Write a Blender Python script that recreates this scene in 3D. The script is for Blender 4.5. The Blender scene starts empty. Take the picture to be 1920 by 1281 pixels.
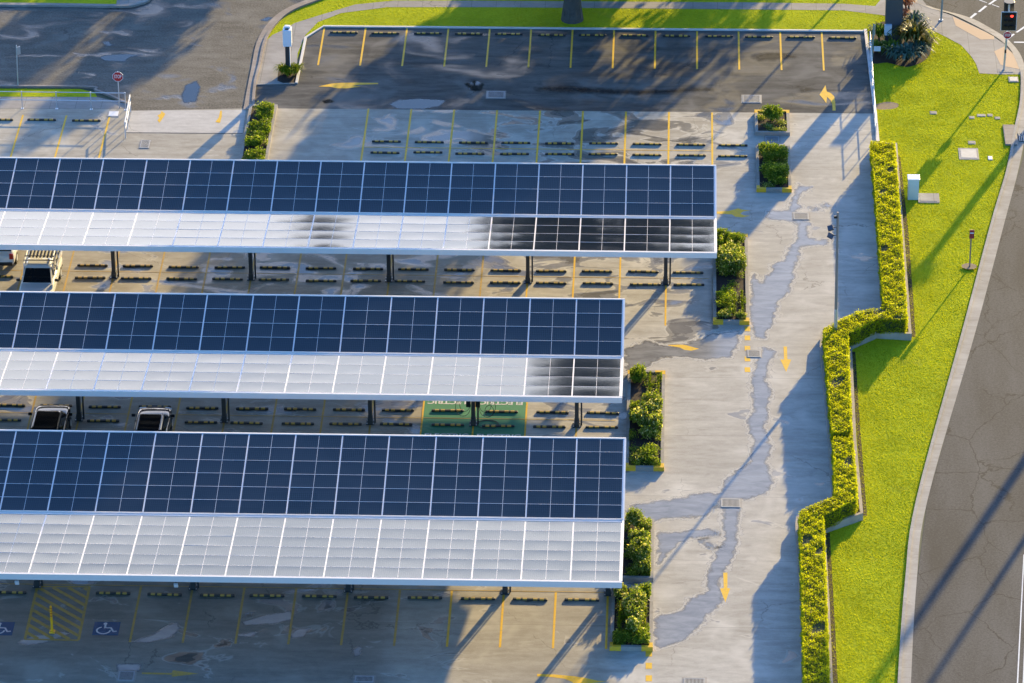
import bpy, math, random
import numpy as np
from mathutils import Vector, Matrix
rnd = random.Random(7); RNG = np.random.default_rng(11)
C = bpy.context.scene.collection
R_ = math.radians

# ------------------------------------------------------------------ camera
PITCH, YAW, ROLL, CAMH, FPX = 0.499615, 0.03841, -0.0059724, 116.69528, 8640.0
W_, H_ = 1920.0, 1281.0
fw = Vector((-math.sin(YAW)*math.cos(PITCH), math.cos(YAW)*math.cos(PITCH), -math.sin(PITCH)))
r0 = Vector((math.cos(YAW), math.sin(YAW), 0)); u0 = r0.cross(fw)
RX = math.cos(ROLL)*r0 + math.sin(ROLL)*u0
UX = -math.sin(ROLL)*r0 + math.cos(ROLL)*u0
CP = Vector((0, -200, CAMH))
def G(px, py, z=0.0):
    d = fw*FPX + RX*(px-W_/2) - UX*(py-H_/2)
    return CP + d*((z-CP.z)/d.z)
def Gxy(px, py, z=0.0):
    p = G(px, py, z); return (p.x, p.y)
def PX(pts, z=0.0): return [Gxy(a, b, z) for a, b in pts]
cam = bpy.data.objects.new('camera', bpy.data.cameras.new('camera')); C.objects.link(cam)
M = Matrix((RX, UX, -fw)).transposed().to_4x4(); M.translation = CP
cam.matrix_world = M
cam.data.sensor_width = 36; cam.data.lens = FPX/W_*36
cam.data.clip_start = 1; cam.data.clip_end = 6000
bpy.context.scene.camera = cam

# ------------------------------------------------------------------ light
SUN_EL, SUN_AZ = R_(11.6), R_(21.6)      # azimuth from +Y towards +X
SC = bpy.context.scene
w = bpy.data.worlds.new('World'); SC.world = w; w.use_nodes = True
nt = w.node_tree; bg = nt.nodes['Background']
sky = nt.nodes.new('ShaderNodeTexSky'); sky.sky_type = 'NISHITA'; sky.sun_disc = False
sky.sun_elevation = SUN_EL; sky.sun_rotation = SUN_AZ
sky.air_density = 1.0; sky.dust_density = 1.2; sky.ozone_density = 6.0; sky.altitude = 0
# bright thin cloud bank low in the sky on the sun's side
tcw = nt.nodes.new('ShaderNodeTexCoord'); sxw = nt.nodes.new('ShaderNodeSeparateXYZ'); nt.links.new(tcw.outputs['Generated'], sxw.inputs[0])
def wmap(src, a, b):
    n = nt.nodes.new('ShaderNodeMapRange'); n.interpolation_type = 'SMOOTHSTEP'; nt.links.new(src, n.inputs[0]); n.inputs[1].default_value = a; n.inputs[2].default_value = b; return n.outputs[0]
def wmul(a, b):
    n = nt.nodes.new('ShaderNodeMath'); n.operation = 'MULTIPLY'; nt.links.new(a, n.inputs[0]); nt.links.new(b, n.inputs[1]); return n.outputs[0]
cn = nt.nodes.new('ShaderNodeTexNoise'); mp = nt.nodes.new('ShaderNodeMapping'); mp.inputs['Scale'].default_value = (3, 3, 16)
nt.links.new(tcw.outputs['Generated'], mp.inputs[0]); nt.links.new(mp.outputs[0], cn.inputs['Vector']); cn.inputs['Scale'].default_value = 2.2; cn.inputs['Detail'].default_value = 5
cmask = wmul(wmul(wmap(sxw.outputs[2], .425, .30), wmap(sxw.outputs[1], .80, .93)), wmap(cn.outputs[0], .02, .56))
cmix = nt.nodes.new('ShaderNodeMix'); cmix.data_type = 'RGBA'; nt.links.new(cmask, cmix.inputs[0]); nt.links.new(sky.outputs[0], cmix.inputs[6]); cmix.inputs[7].default_value = (11.8, 11.4, 12.0, 1)
nt.links.new(cmix.outputs[2], bg.inputs[0]); bg.inputs[1].default_value = 0.145
sl = bpy.data.lights.new('sun', 'SUN'); so = bpy.data.objects.new('sun', sl); C.objects.link(so)
sd = Vector((math.sin(SUN_AZ)*math.cos(SUN_EL), math.cos(SUN_AZ)*math.cos(SUN_EL), math.sin(SUN_EL)))
so.rotation_euler = sd.to_track_quat('Z', 'Y').to_euler(); so.location = (60, 150, 60)
sl.energy = 3.8; sl.angle = R_(0.6); sl.color = (1.0, 0.74, 0.32)
SC.view_settings.view_transform = 'Standard'; SC.view_settings.look = 'None'
SC.view_settings.exposure = 1.75; SC.view_settings.gamma = 1
SC.cycles.max_bounces = 6; SC.cycles.diffuse_bounces = 3; SC.cycles.transparent_max_bounces = 8
SC.cycles.sample_clamp_indirect = 6

# ------------------------------------------------------------------ material helpers
class NT:
    def __init__(s, name):
        s.m = bpy.data.materials.new(name); s.m.use_nodes = True
        s.t = s.m.node_tree; s.b = s.t.nodes['Principled BSDF']; s.pos = None
    def N(s, ty, **k):
        n = s.t.nodes.new('ShaderNode'+ty)
        for a, v in k.items(): setattr(n, a, v)
        return n
    def L(s, a, b): s.t.links.new(a, b)
    def P(s):
        if not s.pos: s.pos = s.N('NewGeometry').outputs['Position']
        return s.pos
    def obj(s): return s.N('TexCoord').outputs['Object']
    def scaled(s, vec, sc):
        m = s.N('Mapping'); s.L(vec, m.inputs[0]); m.inputs['Scale'].default_value = sc; return m.outputs[0]
    def noise(s, scale, detail=4, rough=.55, dist=0, vec=None, out='Fac'):
        n = s.N('TexNoise'); s.L(vec if vec else s.P(), n.inputs['Vector'])
        n.inputs['Scale'].default_value = scale; n.inputs['Detail'].default_value = detail
        n.inputs['Roughness'].default_value = rough; n.inputs['Distortion'].default_value = dist
        return n.outputs[out]
    def math(s, op, a, b=None, c=None, clamp=False):
        n = s.N('Math', operation=op); n.use_clamp = clamp
        for i, v in enumerate((a, b, c)):
            if v is None: continue
            if isinstance(v, (int, float)): n.inputs[i].default_value = v
            else: s.L(v, n.inputs[i])
        return n.outputs[0]
    def rng(s, v, a, b, c=0, d=1, smooth=True):
        n = s.N('MapRange'); n.interpolation_type = 'SMOOTHSTEP' if smooth else 'LINEAR'
        s.L(v, n.inputs[0])
        for i, x in zip((1, 2, 3, 4), (a, b, c, d)): n.inputs[i].default_value = x
        return n.outputs[0]
    def mix(s, f, a, b, mode='MIX'):
        n = s.N('Mix', data_type='RGBA', blend_type=mode)
        for i, v in ((0, f), (6, a), (7, b)):
            if isinstance(v, (int, float)): n.inputs[i].default_value = v
            elif isinstance(v, tuple): n.inputs[i].default_value = (*v, 1)
            else: s.L(v, n.inputs[i])
        return n.outputs[2]
    def col(s, v):
        if isinstance(v, tuple): s.b.inputs['Base Color'].default_value = (*v, 1)
        else: s.L(v, s.b.inputs['Base Color'])
    def rough(s, v):
        if isinstance(v, (int, float)): s.b.inputs['Roughness'].default_value = v
        else: s.L(v, s.b.inputs['Roughness'])
    def bump(s, h, strength=.3, dist=.02):
        n = s.N('Bump'); n.inputs['Strength'].default_value = strength; n.inputs['Distance'].default_value = dist
        s.L(h, n.inputs['Height']); s.L(n.outputs[0], s.b.inputs['Normal'])
def simple(name, col, rough=.5, metal=0, var=.12, scale=3, bump=0, spec=None, bscale=25):
    t = NT(name); c2 = tuple(max(0, x*(1-var)) for x in col); c1 = tuple(min(1, x*(1+var)) for x in col)
    t.col(t.mix(t.noise(scale, 5), c2, c1)); t.rough(rough); t.b.inputs['Metallic'].default_value = metal
    if spec is not None: t.b.inputs['Specular IOR Level'].default_value = spec
    if bump: t.bump(t.noise(bscale, 3), bump, .01)
    return t.m

def wet_ground(name, dark, light, zones, wetdark=.45, base_bias=0.0, grain=18, rwet=.12, rdry=.75, joint=None, stain=(), drysp=.18, bumpy=.25, wscale=.42, sft=1.0, rimk=.35, wetsp=.5, gw=.25):
    """dry slab colour with streaks and stains; damp sheets spread where water lies (zones: x0,x1,y0,y1,bias)"""
    t = NT(name); P = t.P()
    a = t.noise(.11, 5, .6); b = t.noise(1.0, 6, .65, .4, t.scaled(P, (.35, 1.6, 1))); c = t.noise(grain, 2, .5)
    f = t.math('ADD', t.math('MULTIPLY', a, .55), t.math('MULTIPLY', b, .75)); f = t.math('ADD', f, t.math('MULTIPLY', t.math('SUBTRACT', c, .25), gw*1.0+.0)); f = t.math('ADD', f, .25*.5-.5*gw*.5)
    f = t.rng(f, .5, 1.05)
    base = t.mix(f, dark, light)
    mot = t.noise(2.6, 6, .75, .3, t.scaled(P, (.7, 1.3, 1)))
    base = t.mix(t.rng(mot, .3, .7), t.mix(1.0, base, (.86, .85, .84), 'MULTIPLY'), base)
    spot = t.rng(t.noise(.30, 3, .6, .5), .5, .72)
    base = t.mix(t.math('MULTIPLY', spot, .6), base, tuple(min(1, x*1.18) for x in light))
    vc = t.N('TexVoronoi', feature='DISTANCE_TO_EDGE'); wv_ = t.N('VectorMath', operation='ADD'); sw = t.N('VectorMath', operation='SCALE'); sw.inputs['Scale'].default_value = 1.1
    t.L(t.noise(.7, 5, .65, out='Color'), sw.inputs[0]); t.L(P, wv_.inputs[0]); t.L(sw.outputs[0], wv_.inputs[1]); t.L(t.scaled(wv_.outputs[0], (.16, .13, .1)), vc.inputs['Vector']); vc.inputs['Scale'].default_value = 1
    hair = t.math('MULTIPLY', t.rng(vc.outputs['Distance'], .0012, .0032, 1, 0), t.rng(t.noise(.2, 2), .5, .56))
    base = t.mix(t.math('MULTIPLY', hair, .55), base, tuple(x*.4 for x in dark))
    st = t.rng(t.noise(.75, 5, .7, .8), .62, .74)      # old stains
    base = t.mix(t.math('MULTIPLY', st, .35), base, tuple(x*.6 for x in dark))
    sx = t.N('SeparateXYZ'); t.L(P, sx.inputs[0]); X, Y = sx.outputs[0], sx.outputs[1]
    bias = None
    for x0, x1, y0, y1, bv in zones:
        m = t.math('MULTIPLY', t.rng(X, x0-1.5, x0+1.5), t.rng(X, x1-1.5, x1+1.5, 1, 0))
        m = t.math('MULTIPLY', m, t.math('MULTIPLY', t.rng(Y, y0-.8, y0+.8), t.rng(Y, y1-.8, y1+.8, 1, 0)))
        m = t.math('MULTIPLY', m, bv); bias = m if bias is None else t.math('ADD', bias, m)
    n = t.noise(wscale, 5, .5, .9, t.scaled(P, (.75, 1.25, 1)))
    wv = t.math('ADD', n, bias) if bias is not None else n
    wv = t.math('ADD', wv, base_bias)
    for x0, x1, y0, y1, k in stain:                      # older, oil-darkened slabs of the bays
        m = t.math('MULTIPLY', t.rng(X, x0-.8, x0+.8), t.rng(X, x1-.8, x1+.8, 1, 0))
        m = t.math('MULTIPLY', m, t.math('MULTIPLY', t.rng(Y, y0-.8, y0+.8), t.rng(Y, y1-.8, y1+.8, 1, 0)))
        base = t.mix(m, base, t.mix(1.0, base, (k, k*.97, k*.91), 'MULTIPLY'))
    damp = t.rng(wv, .612-.012*sft, .612+.013*sft); pool = t.rng(wv, .675-.01*sft, .675+.01*sft)
    rim = t.math('MULTIPLY', t.rng(wv, .575, .598), t.math('SUBTRACT', 1.0, damp))
    base = t.mix(t.math('MULTIPLY', rim, rimk), base, tuple(min(1, x*1.15) for x in light))
    wetc = t.mix(1.0, base, (wetdark, wetdark*1.0, wetdark*1.02), 'MULTIPLY')
    colr = t.mix(damp, base, wetc)
    if joint:
        for ax, step, off in joint:
            v = X if ax == 'x' else Y
            k = t.math('ABSOLUTE', t.math('SUBTRACT', t.math('FRACT', t.math('DIVIDE', t.math('ADD', v, off), step)), .5))
            k = t.math('MULTIPLY', t.rng(k, .5-.022/step, .5-.006/step), .55)
            colr = t.mix(k, colr, tuple(x*.35 for x in dark))
    t.col(colr)
    r = t.math('SUBTRACT', rdry, t.math('MULTIPLY', damp, (rdry-rwet)*.62)); r = t.math('SUBTRACT', r, t.math('MULTIPLY', pool, (rdry-rwet)*.38))
    t.rough(r)
    t.L(t.math('ADD', t.math('MULTIPLY', damp, wetsp-drysp), drysp), t.b.inputs['Specular IOR Level'])
    h = t.math('MULTIPLY', c, t.math('SUBTRACT', 1.0, pool))
    t.bump(h, bumpy, .012)
    return t.m

M_conc = wet_ground('concrete', (.325, .302, .26), (.54, .508, .44),
    [(-19, 4.5, 33.5, 42, .12), (-31, 2.4, 12, 27, .115), (-60, -2, -2.5, 11, .085), (-60, -8, -30, -9.5, .025)],
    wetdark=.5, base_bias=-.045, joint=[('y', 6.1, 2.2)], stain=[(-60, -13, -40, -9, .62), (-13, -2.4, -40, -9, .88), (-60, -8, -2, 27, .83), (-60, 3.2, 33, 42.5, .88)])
M_conc_pale = wet_ground('pale_concrete', (.46, .43, .38), (.62, .585, .52), [], base_bias=-.12)
M_path = wet_ground('path_concrete', (.26, .24, .22), (.36, .34, .31), [], base_bias=-.1, joint=[('x', 1.5, .2)])
M_asph = wet_ground('wet_asphalt', (.066, .065, .060), (.190, .181, .162), [(-30, 14, 41, 53, .05)], wetdark=.55, grain=30, rdry=.7, rwet=.25, bumpy=.45, wscale=.26, sft=6, rimk=0, drysp=.02, wetsp=.2, gw=.45)
M_road_old = wet_ground('worn_asphalt', (.10, .092, .078), (.205, .19, .16), [(-60, -27, 42, 60, .05)], wetdark=.5, grain=9, rdry=.8, rwet=.22, bumpy=.9, sft=4, rimk=.1, drysp=.1, wetsp=.35, gw=.8)

def road_cracked():
    t = NT('cracked_asphalt'); P = t.P()
    c = t.math('ADD', t.math('MULTIPLY', t.noise(24, 2), .5), t.math('MULTIPLY', t.noise(8, 3, .7), .5)); a = t.noise(.25, 5, .6, .3, t.scaled(P, (1.4, .3, 1)))
    base = t.mix(t.rng(t.math('ADD', t.math('MULTIPLY', a, .5), t.math('MULTIPLY', c, .8)), .5, .82), (.040, .039, .038), (.108, .105, .101))
    # tracks: distorted cell edges, long cells across the lane
    wob = t.N('VectorMath', operation='ADD'); sc = t.N('VectorMath', operation='SCALE'); sc.inputs['Scale'].default_value = .8
    nv = t.noise(.9, 4, .6, out='Color'); t.L(nv, sc.inputs[0]); t.L(P, wob.inputs[0]); t.L(sc.outputs[0], wob.inputs[1])
    vo = t.N('TexVoronoi', feature='DISTANCE_TO_EDGE'); t.L(t.scaled(wob.outputs[0], (.3, .21, .3)), vo.inputs['Vector']); vo.inputs['Scale'].default_value = 1.0
    cr = t.rng(vo.outputs['Distance'], .004, .010, 1, 0)
    keep = t.rng(t.noise(.35, 3), .36, .5)
    base = t.mix(t.math('MULTIPLY', t.math('MULTIPLY', cr, keep), .8), base, (.025, .024, .023))
    t.col(base); t.rough(.85); t.b.inputs['Specular IOR Level'].default_value = .2; t.bump(c, .5, .012); return t.m
M_road = road_cracked()

M_yellow = None
def paint(name, col, wear=.5, rough=.55):
    t = NT(name); f = t.rng(t.noise(5, 6, .7), wear-.12, wear+.25)
    t.col(t.mix(f, col, tuple(x*.45+.09 for x in col))); t.rough(rough); t.b.inputs['Specular IOR Level'].default_value = .12; t.bump(t.noise(30, 2), .2, .01); return t.m
M_yellow = paint('yellow_paint', (.80, .47, .035), .58)
M_yellow_old = paint('faded_yellow_paint', (.52, .33, .065), .52)
M_white_p = paint('white_paint', (.72, .72, .70), .6)
M_green_p = paint('green_bay_paint', (.055, .25, .13), .66)
M_blue_p = paint('blue_bay_paint', (.012, .075, .17), .74)
M_kerb = wet_ground('kerb_concrete', (.27, .248, .215), (.40, .37, .325), [], base_bias=-.1, joint=[('y', 4.2, .9)])
M_kerb_d = wet_ground('old_kerb_concrete', (.24, .2, .17), (.36, .31, .27), [], base_bias=-.1)
M_soil = simple('bark_mulch', (.030, .017, .011), .95, 0, .7, 14, .8)
M_earth = simple('bare_earth', (.22, .16, .10), .9, 0, .3, 6, .5)
M_ramp = paint('sand_coloured_ramp', (.62, .43, .26), .75, .8)
M_steel = simple('galvanised_steel', (.62, .65, .68), .45, .7, .1, 2)
M_whitesteel = simple('white_painted_steel', (.74, .72, .70), .45, 0, .08, 2)
M_dark = simple('dark_painted_steel', (.035, .037, .038), .5, 0, .25, 4)
M_pole = simple('grey_painted_pole', (.27, .215, .18), .5, 0, .2, 2)
M_fascia = simple('pale_blue_grey_gutter', (.74, .69, .64), .5, 0, .07, 1.2)
M_alu = simple('aluminium', (.70, .66, .65), .45, .0, .06, 3)
M_rubber = simple('black_rubber', (.016, .015, .014), .65, 0, .4, 9)
M_marker = simple('yellow_marker', (.44, .26, .03), .55, 0, .5, 3)
M_red = simple('red_sign_face', (.45, .012, .02), .4, 0, .08, 3)
M_whitep = simple('white_plastic', (.78, .80, .82), .4, 0, .05, 3)
M_cab = simple('pale_cabinet_paint', (.62, .72, .72), .45, 0, .06, 2)
M_black = simple('black_plastic', (.012, .012, .013), .4, 0, .2, 6)
M_pylon = simple('charcoal_pylon_cladding', (.06, .068, .08), .4, 0, .12, 1.5)
M_box = simple('light_blue_grey_box', (.55, .62, .68), .45, 0, .06, 2)
M_grate = simple('galvanised_grate', (.36, .36, .35), .6, .1, .25, 5)
M_pit = simple('dark_pit', (.02, .02, .02), .8)
M_bark = simple('tree_bark', (.085, .075, .065), .9, 0, .5, 3, 1, None, 6)
M_wall = wet_ground('rendered_wall', (.34, .29, .235), (.46, .4, .33), [], base_bias=-.1)
M_bollard = simple('yellow_bollard', (.95, .46, .01), .45, 0, .08, 4)
M_orange = simple('orange_red_band', (.6, .09, .01), .45, 0, .08, 4)

def leaf_mat(name, c0, c1, c2, trans=.45, rough=.45, nscale=1.2):
    t = NT(name); g = t.N('NewGeometry'); ri = g.outputs['Random Per Island']
    a = t.mix(t.rng(ri, 0, .75, smooth=False), c0, c1); a = t.mix(t.rng(ri, .66, .95), a, c2)
    n = t.rng(t.noise(nscale, 3), .35, .65)
    a = t.mix(t.math('MULTIPLY', t.math('SUBTRACT', 1.0, n), .5), a, tuple(x*.6 for x in c0))
    t.col(a); t.rough(rough); t.b.inputs['Specular IOR Level'].default_value = .12
    tr = t.N('BsdfTranslucent'); t.L(t.mix(1.0, a, (1.25, 1.2, .45), 'MULTIPLY'), tr.inputs[0])
    ms = t.N('MixShader'); ms.inputs[0].default_value = trans
    t.L(t.b.outputs[0], ms.inputs[1]); t.L(tr.outputs[0], ms.inputs[2])
    t.L(ms.outputs[0], t.t.nodes['Material Output'].inputs[0]); return t.m
L_hedge = leaf_mat('hedge_leaves', (.36, .40, .010), (.55, .58, .016), (.66, .66, .05), .55)
L_grass = leaf_mat('grass_blades', (.38, .42, .016), (.50, .53, .022), (.60, .60, .05), .5, .85, .4)
L_shrub = leaf_mat('shrub_leaves', (.12, .19, .02), (.30, .38, .06), (.80, .74, .36), .48)
L_green = leaf_mat('green_shrub_leaves', (.09, .17, .018), (.24, .33, .03), (.46, .50, .09), .5)
L_yell = leaf_mat('strap_leaves', (.16, .24, .01), (.36, .42, .015), (.5, .5, .05), .5)
L_tree = leaf_mat('tree_leaves', (.03, .055, .015), (.06, .09, .02), (.09, .12, .03), .3)
L_agave = leaf_mat('agave_leaves', (.06, .12, .09), (.12, .2, .15), (.2, .28, .2), .25)
L_brom = leaf_mat('bromeliad_leaves', (.45, .13, .05), (.62, .28, .14), (.7, .5, .35), .4)
L_palm = leaf_mat('cordyline_leaves', (.09, .10, .02), (.20, .19, .04), (.36, .3, .1), .4)
def lawn_mat():
    t = NT('lawn_turf'); P = t.P()
    a = t.noise(.35, 5, .65); b = t.noise(5, 4, .7, .5, t.scaled(P, (.8, 1.5, 1)))
    f = t.rng(t.math('ADD', t.math('MULTIPLY', a, .6), t.math('MULTIPLY', b, .5)), .38, .75)
    c_ = t.mix(f, (.32, .365, .016), (.49, .515, .022))
    dry = t.rng(t.noise(.55, 5, .7, .6), .58, .74); c_ = t.mix(t.math('MULTIPLY', dry, .45), c_, (.40, .36, .06))
    t.col(c_); t.rough(.85); t.bump(t.noise(14, 3), .5, .03)
    t.b.inputs['Specular IOR Level'].default_value = .02
    return t.m
M_lawn = lawn_mat()

def panel_mat():
    t = NT('solar_glass'); P = t.obj()
    sx = t.N('SeparateXYZ'); t.L(P, sx.inputs[0])
    def line(v, step, wd):
        k = t.math('ABSOLUTE', t.math('SUBTRACT', t.math('FRACT', t.math('DIVIDE', v, step)), .5))
        return t.rng(k, .5-wd/step, .5-wd*.5/step)
    g = t.math('MAXIMUM', line(sx.outputs[0], .095, .008), line(sx.outputs[1], .189, .007))
    n = t.noise(.35, 3, vec=t.P())
    n = t.rng(n, .3, .7); cellv = t.N('VectorMath', operation='SNAP'); cellv.inputs[1].default_value = (2.386, 1.22, 9); t.L(t.P(), cellv.inputs[0])
    wn = t.N('TexWhiteNoise'); t.L(cellv.outputs[0], wn.inputs['Vector'])
    base = t.mix(t.math('ADD', t.math('MULTIPLY', n, .6), t.math('MULTIPLY', wn.outputs[0], .4)), (.006, .012, .022), (.015, .021, .032))
    t.col(t.mix(t.math('MULTIPLY', g, .16), base, (.15, .16, .17))); t.rough(.085)
    t.b.inputs['IOR'].default_value = 1.40; t.b.inputs['Specular Tint'].default_value = (.74, .97, 1, 1)
    return t.m
M_glassp = panel_mat()
def carpaint(name, col):
    t = NT(name); t.col(t.mix(t.noise(1.5, 3), tuple(x*.95 for x in col), col)); t.rough(.09)
    t.b.inputs['Specular IOR Level'].default_value = .4; return t.m
P_white, P_black, P_charc = carpaint('white_car_paint', (.72, .72, .70)), carpaint('black_car_paint', (.012, .011, .010)), carpaint('dark_grey_car_paint', (.010, .013, .018))
def glassm():
    t = NT('dark_car_glass'); t.col(t.mix(t.noise(2, 3), (.008, .010, .012), (.014, .017, .02))); t.rough(.04); return t.m
M_cglass = glassm()
M_lamp_r = simple('red_lamp_lens', (.35, .01, .01), .15); M_lamp_w = simple('clear_lamp_lens', (.6, .62, .64), .1)
def emis(name, col, s):
    t = NT(name); t.col(t.mix(t.noise(40, 2), col, tuple(x*.8 for x in col))); t.b.inputs['Emission Color'].default_value = (*col, 1); t.b.inputs['Emission Strength'].default_value = s; return t.m
M_redlit = emis('lit_red_signal', (1, .05, .03), .9)

# ------------------------------------------------------------------ mesh helpers
class MB:
    def __init__(s): s.v = []; s.f = []; s.m = []; s.mats = []
    def mi(s, m):
        if m not in s.mats: s.mats.append(m)
        return s.mats.index(m)
    def add(s, vs, fs, m):
        o = len(s.v); s.v += [tuple(v) for v in vs]; k = s.mi(m)
        for f in fs: s.f.append(tuple(i+o for i in f)); s.m.append(k)
        return s
    def box(s, c, d, m, rz=0, top=1.0, rx=0, ry=0):
        hx, hy, hz = d[0]/2, d[1]/2, d[2]/2
        vs = [Vector((x*hx*(top if z > 0 else 1), y*hy*(top if z > 0 else 1), z*hz)) for z in (-1, 1) for y in (-1, 1) for x in (-1, 1)]
        Rm = Matrix.Rotation(rz, 3, 'Z') @ Matrix.Rotation(ry, 3, 'Y') @ Matrix.Rotation(rx, 3, 'X'); c = Vector(c)
        return s.add([Rm @ v + c for v in vs], [(0, 2, 3, 1), (4, 5, 7, 6), (0, 1, 5, 4), (1, 3, 7, 5), (3, 2, 6, 7), (2, 0, 4, 6)], m)
    def tube(s, a, b, r1, r2=None, m=None, n=10, cap=True):
        r2 = r1 if r2 is None else r2; a, b = Vector(a), Vector(b); q = (b-a).to_track_quat('Z', 'Y')
        vs = []
        for p, r in ((a, r1), (b, r2)):
            vs += [p + q @ Vector((r*math.cos(2*math.pi*i/n), r*math.sin(2*math.pi*i/n), 0)) for i in range(n)]
        fs = [(i, (i+1) % n, n+(i+1) % n, n+i) for i in range(n)]
        if cap: fs += [tuple(range(n-1, -1, -1)), tuple(range(n, 2*n))]
        return s.add(vs, fs, m)
    def poly(s, pts, z, m): return s.add([(x, y, z) for x, y in pts], [tuple(range(len(pts)))], m)
    def prism(s, pts, z0, z1, m):
        n = len(pts); a = sum(pts[i][0]*pts[(i+1) % n][1]-pts[(i+1) % n][0]*pts[i][1] for i in range(n))
        if a < 0: pts = pts[::-1]
        vs = [(x, y, z0) for x, y in pts]+[(x, y, z1) for x, y in pts]
        return s.add(vs, [(i, (i+1) % n, n+(i+1) % n, n+i) for i in range(n)]+[tuple(range(n, 2*n)), tuple(range(n-1, -1, -1))], m)
    def build(s, name, parent=None, off=None, smooth=False, bevel=0):
        me = bpy.data.meshes.new(name)
        o_ = Vector(off) if off is not None else (Vector(parent['_o']) if parent is not None and '_o' in parent else Vector((0, 0, 0)))
        me.from_pydata([(x-o_[0], y-o_[1], z-o_[2]) for x, y, z in s.v], [], s.f)
        for m in s.mats: me.materials.append(m)
        me.polygons.foreach_set('material_index', s.m)
        if smooth: me.polygons.foreach_set('use_smooth', [True]*len(s.f))
        me.update()
        o = bpy.data.objects.new(name, me); C.objects.link(o)
        if parent is not None: o.parent = parent; o['_o'] = tuple(o_)
        if bevel:
            b = o.modifiers.new('bevel', 'BEVEL'); b.width = bevel; b.segments = 2; b.limit_method = 'ANGLE'
        return o
def tag(o, label, cat, group=None):
    o['label'] = label; o['category'] = cat
    if group: o['group'] = group
    return o
def thing(name, label, cat, loc=(0, 0, 0), rz=0, group=None):
    o = bpy.data.objects.new(name, None); C.objects.link(o); o.location = loc; o.rotation_euler = (0, 0, rz)
    o['_o'] = (0.0, 0.0, 0.0); o.empty_display_size = .3
    return tag(o, label, cat, group)
def struct(o, kind='structure'): o['kind'] = kind; return o
def copy_tree(o, parent=None):
    c = o.copy(); C.objects.link(c)
    if parent is not None: c.parent = parent
    for ch in o.children: copy_tree(ch, c)
    return c
def inpoly(pts, X, Y):
    r = np.zeros(len(X), bool); n = len(pts)
    for i in range(n):
        (x1, y1), (x2, y2) = pts[i], pts[(i+1) % n]
        if y1 == y2: continue
        k = ((y1 > Y) != (y2 > Y)) & (X < (x2-x1)*(Y-y1)/(y2-y1)+x1); r ^= k
    return r
def raw_mesh(name, V, F, mats, parent=None, off=(0, 0, 0)):
    me = bpy.data.meshes.new(name); V = np.asarray(V, np.float32)-np.asarray(off, np.float32); F = np.asarray(F, np.int32)
    k = F.shape[1]; n = len(F)
    me.vertices.add(len(V)); me.vertices.foreach_set('co', V.ravel())
    me.loops.add(n*k); me.loops.foreach_set('vertex_index', F.ravel())
    me.polygons.add(n); me.polygons.foreach_set('loop_start', np.arange(n, dtype=np.int32)*k)
    me.update(calc_edges=True); me.validate()
    for m in mats: me.materials.append(m)
    o = bpy.data.objects.new(name, me); C.objects.link(o)
    if parent is not None: o.parent = parent; o['_o'] = tuple(off)
    return o
def leaf_arrays(cen, size, up=None, flat=.5, aspect=.45, jit=.35):
    """one folded diamond per leaf: random directions, biased to droop outwards"""
    n = len(cen); d = RNG.normal(size=(n, 3)); d[:, 2] *= flat
    if up is not None: d = d*(1-.5)+np.asarray(up)*1.1
    d /= np.linalg.norm(d, axis=1)[:, None]+1e-9
    q = RNG.normal(size=(n, 3)); s = np.cross(d, q); s /= np.linalg.norm(s, axis=1)[:, None]+1e-9
    L = (size*(1+RNG.uniform(-jit, jit, n)))[:, None]; w = L*aspect
    V = np.stack([cen-d*L*.5, cen+s*w*.5, cen+d*L*.5, cen-s*w*.5], 1).reshape(-1, 3)
    F = np.arange(4*n).reshape(n, 4); return V, F
def leaves(name, cen, size, mat, parent=None, off=(0, 0, 0), **k):
    V, F = leaf_arrays(np.asarray(cen, float), size, **k); return raw_mesh(name, V, F, [mat], parent, off)
def blob(n, c, r, p=.45, lump=.25, seed=0):
    """points filling the outer part of a lumpy ellipsoid"""
    g = np.random.default_rng(seed); d = g.normal(size=(n, 3)); d /= np.linalg.norm(d, axis=1)[:, None]
    ph = g.uniform(0, 6.28, 6); fr = g.normal(size=(6, 3))*2.4
    l = 1+lump*sum(np.sin(d@fr[i]*1.6+ph[i]) for i in range(6))/2.4
    rad = g.uniform(0, 1, n)**p*l
    return np.asarray(c)+d*rad[:, None]*np.asarray(r)
def strap(cen_n, base, L, wdt, mat, name, parent=None, off=(0, 0, 0), seed=0, spread=1.0):
    """arching strap leaves from rosettes: base = list of points"""
    g = np.random.default_rng(seed); V = []; F = []
    for b in base:
        b = np.asarray(b, float)
        for i in range(cen_n):
            a = g.uniform(0, 6.28); l = L*g.uniform(.65, 1.15); out = spread*g.uniform(.25, 1); o = len(V)
            dx, dy = math.cos(a), math.sin(a); px_, py_ = -dy*wdt/2, dx*wdt/2
            pts = [(0, 0, 1.0), (.35*out*l, .42*l, 1.0), (.75*out*l, .62*l*(1.2-.35*out), .7), (1.05*out*l, .55*l*(1.25-.8*out), .1)]
            for rr, zz, ws in pts:
                V.append(b+(dx*rr+px_*ws, dy*rr+py_*ws, zz)); V.append(b+(dx*rr-px_*ws, dy*rr-py_*ws, zz))
            F += [(o, o+1, o+3, o+2), (o+2, o+3, o+5, o+4), (o+4, o+5, o+7, o+6)]
    return raw_mesh(name, V, F, [mat], parent, off)
ORD = 'first second third fourth fifth sixth seventh eighth ninth tenth eleventh twelfth thirteenth fourteenth fifteenth sixteenth'.split()
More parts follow.
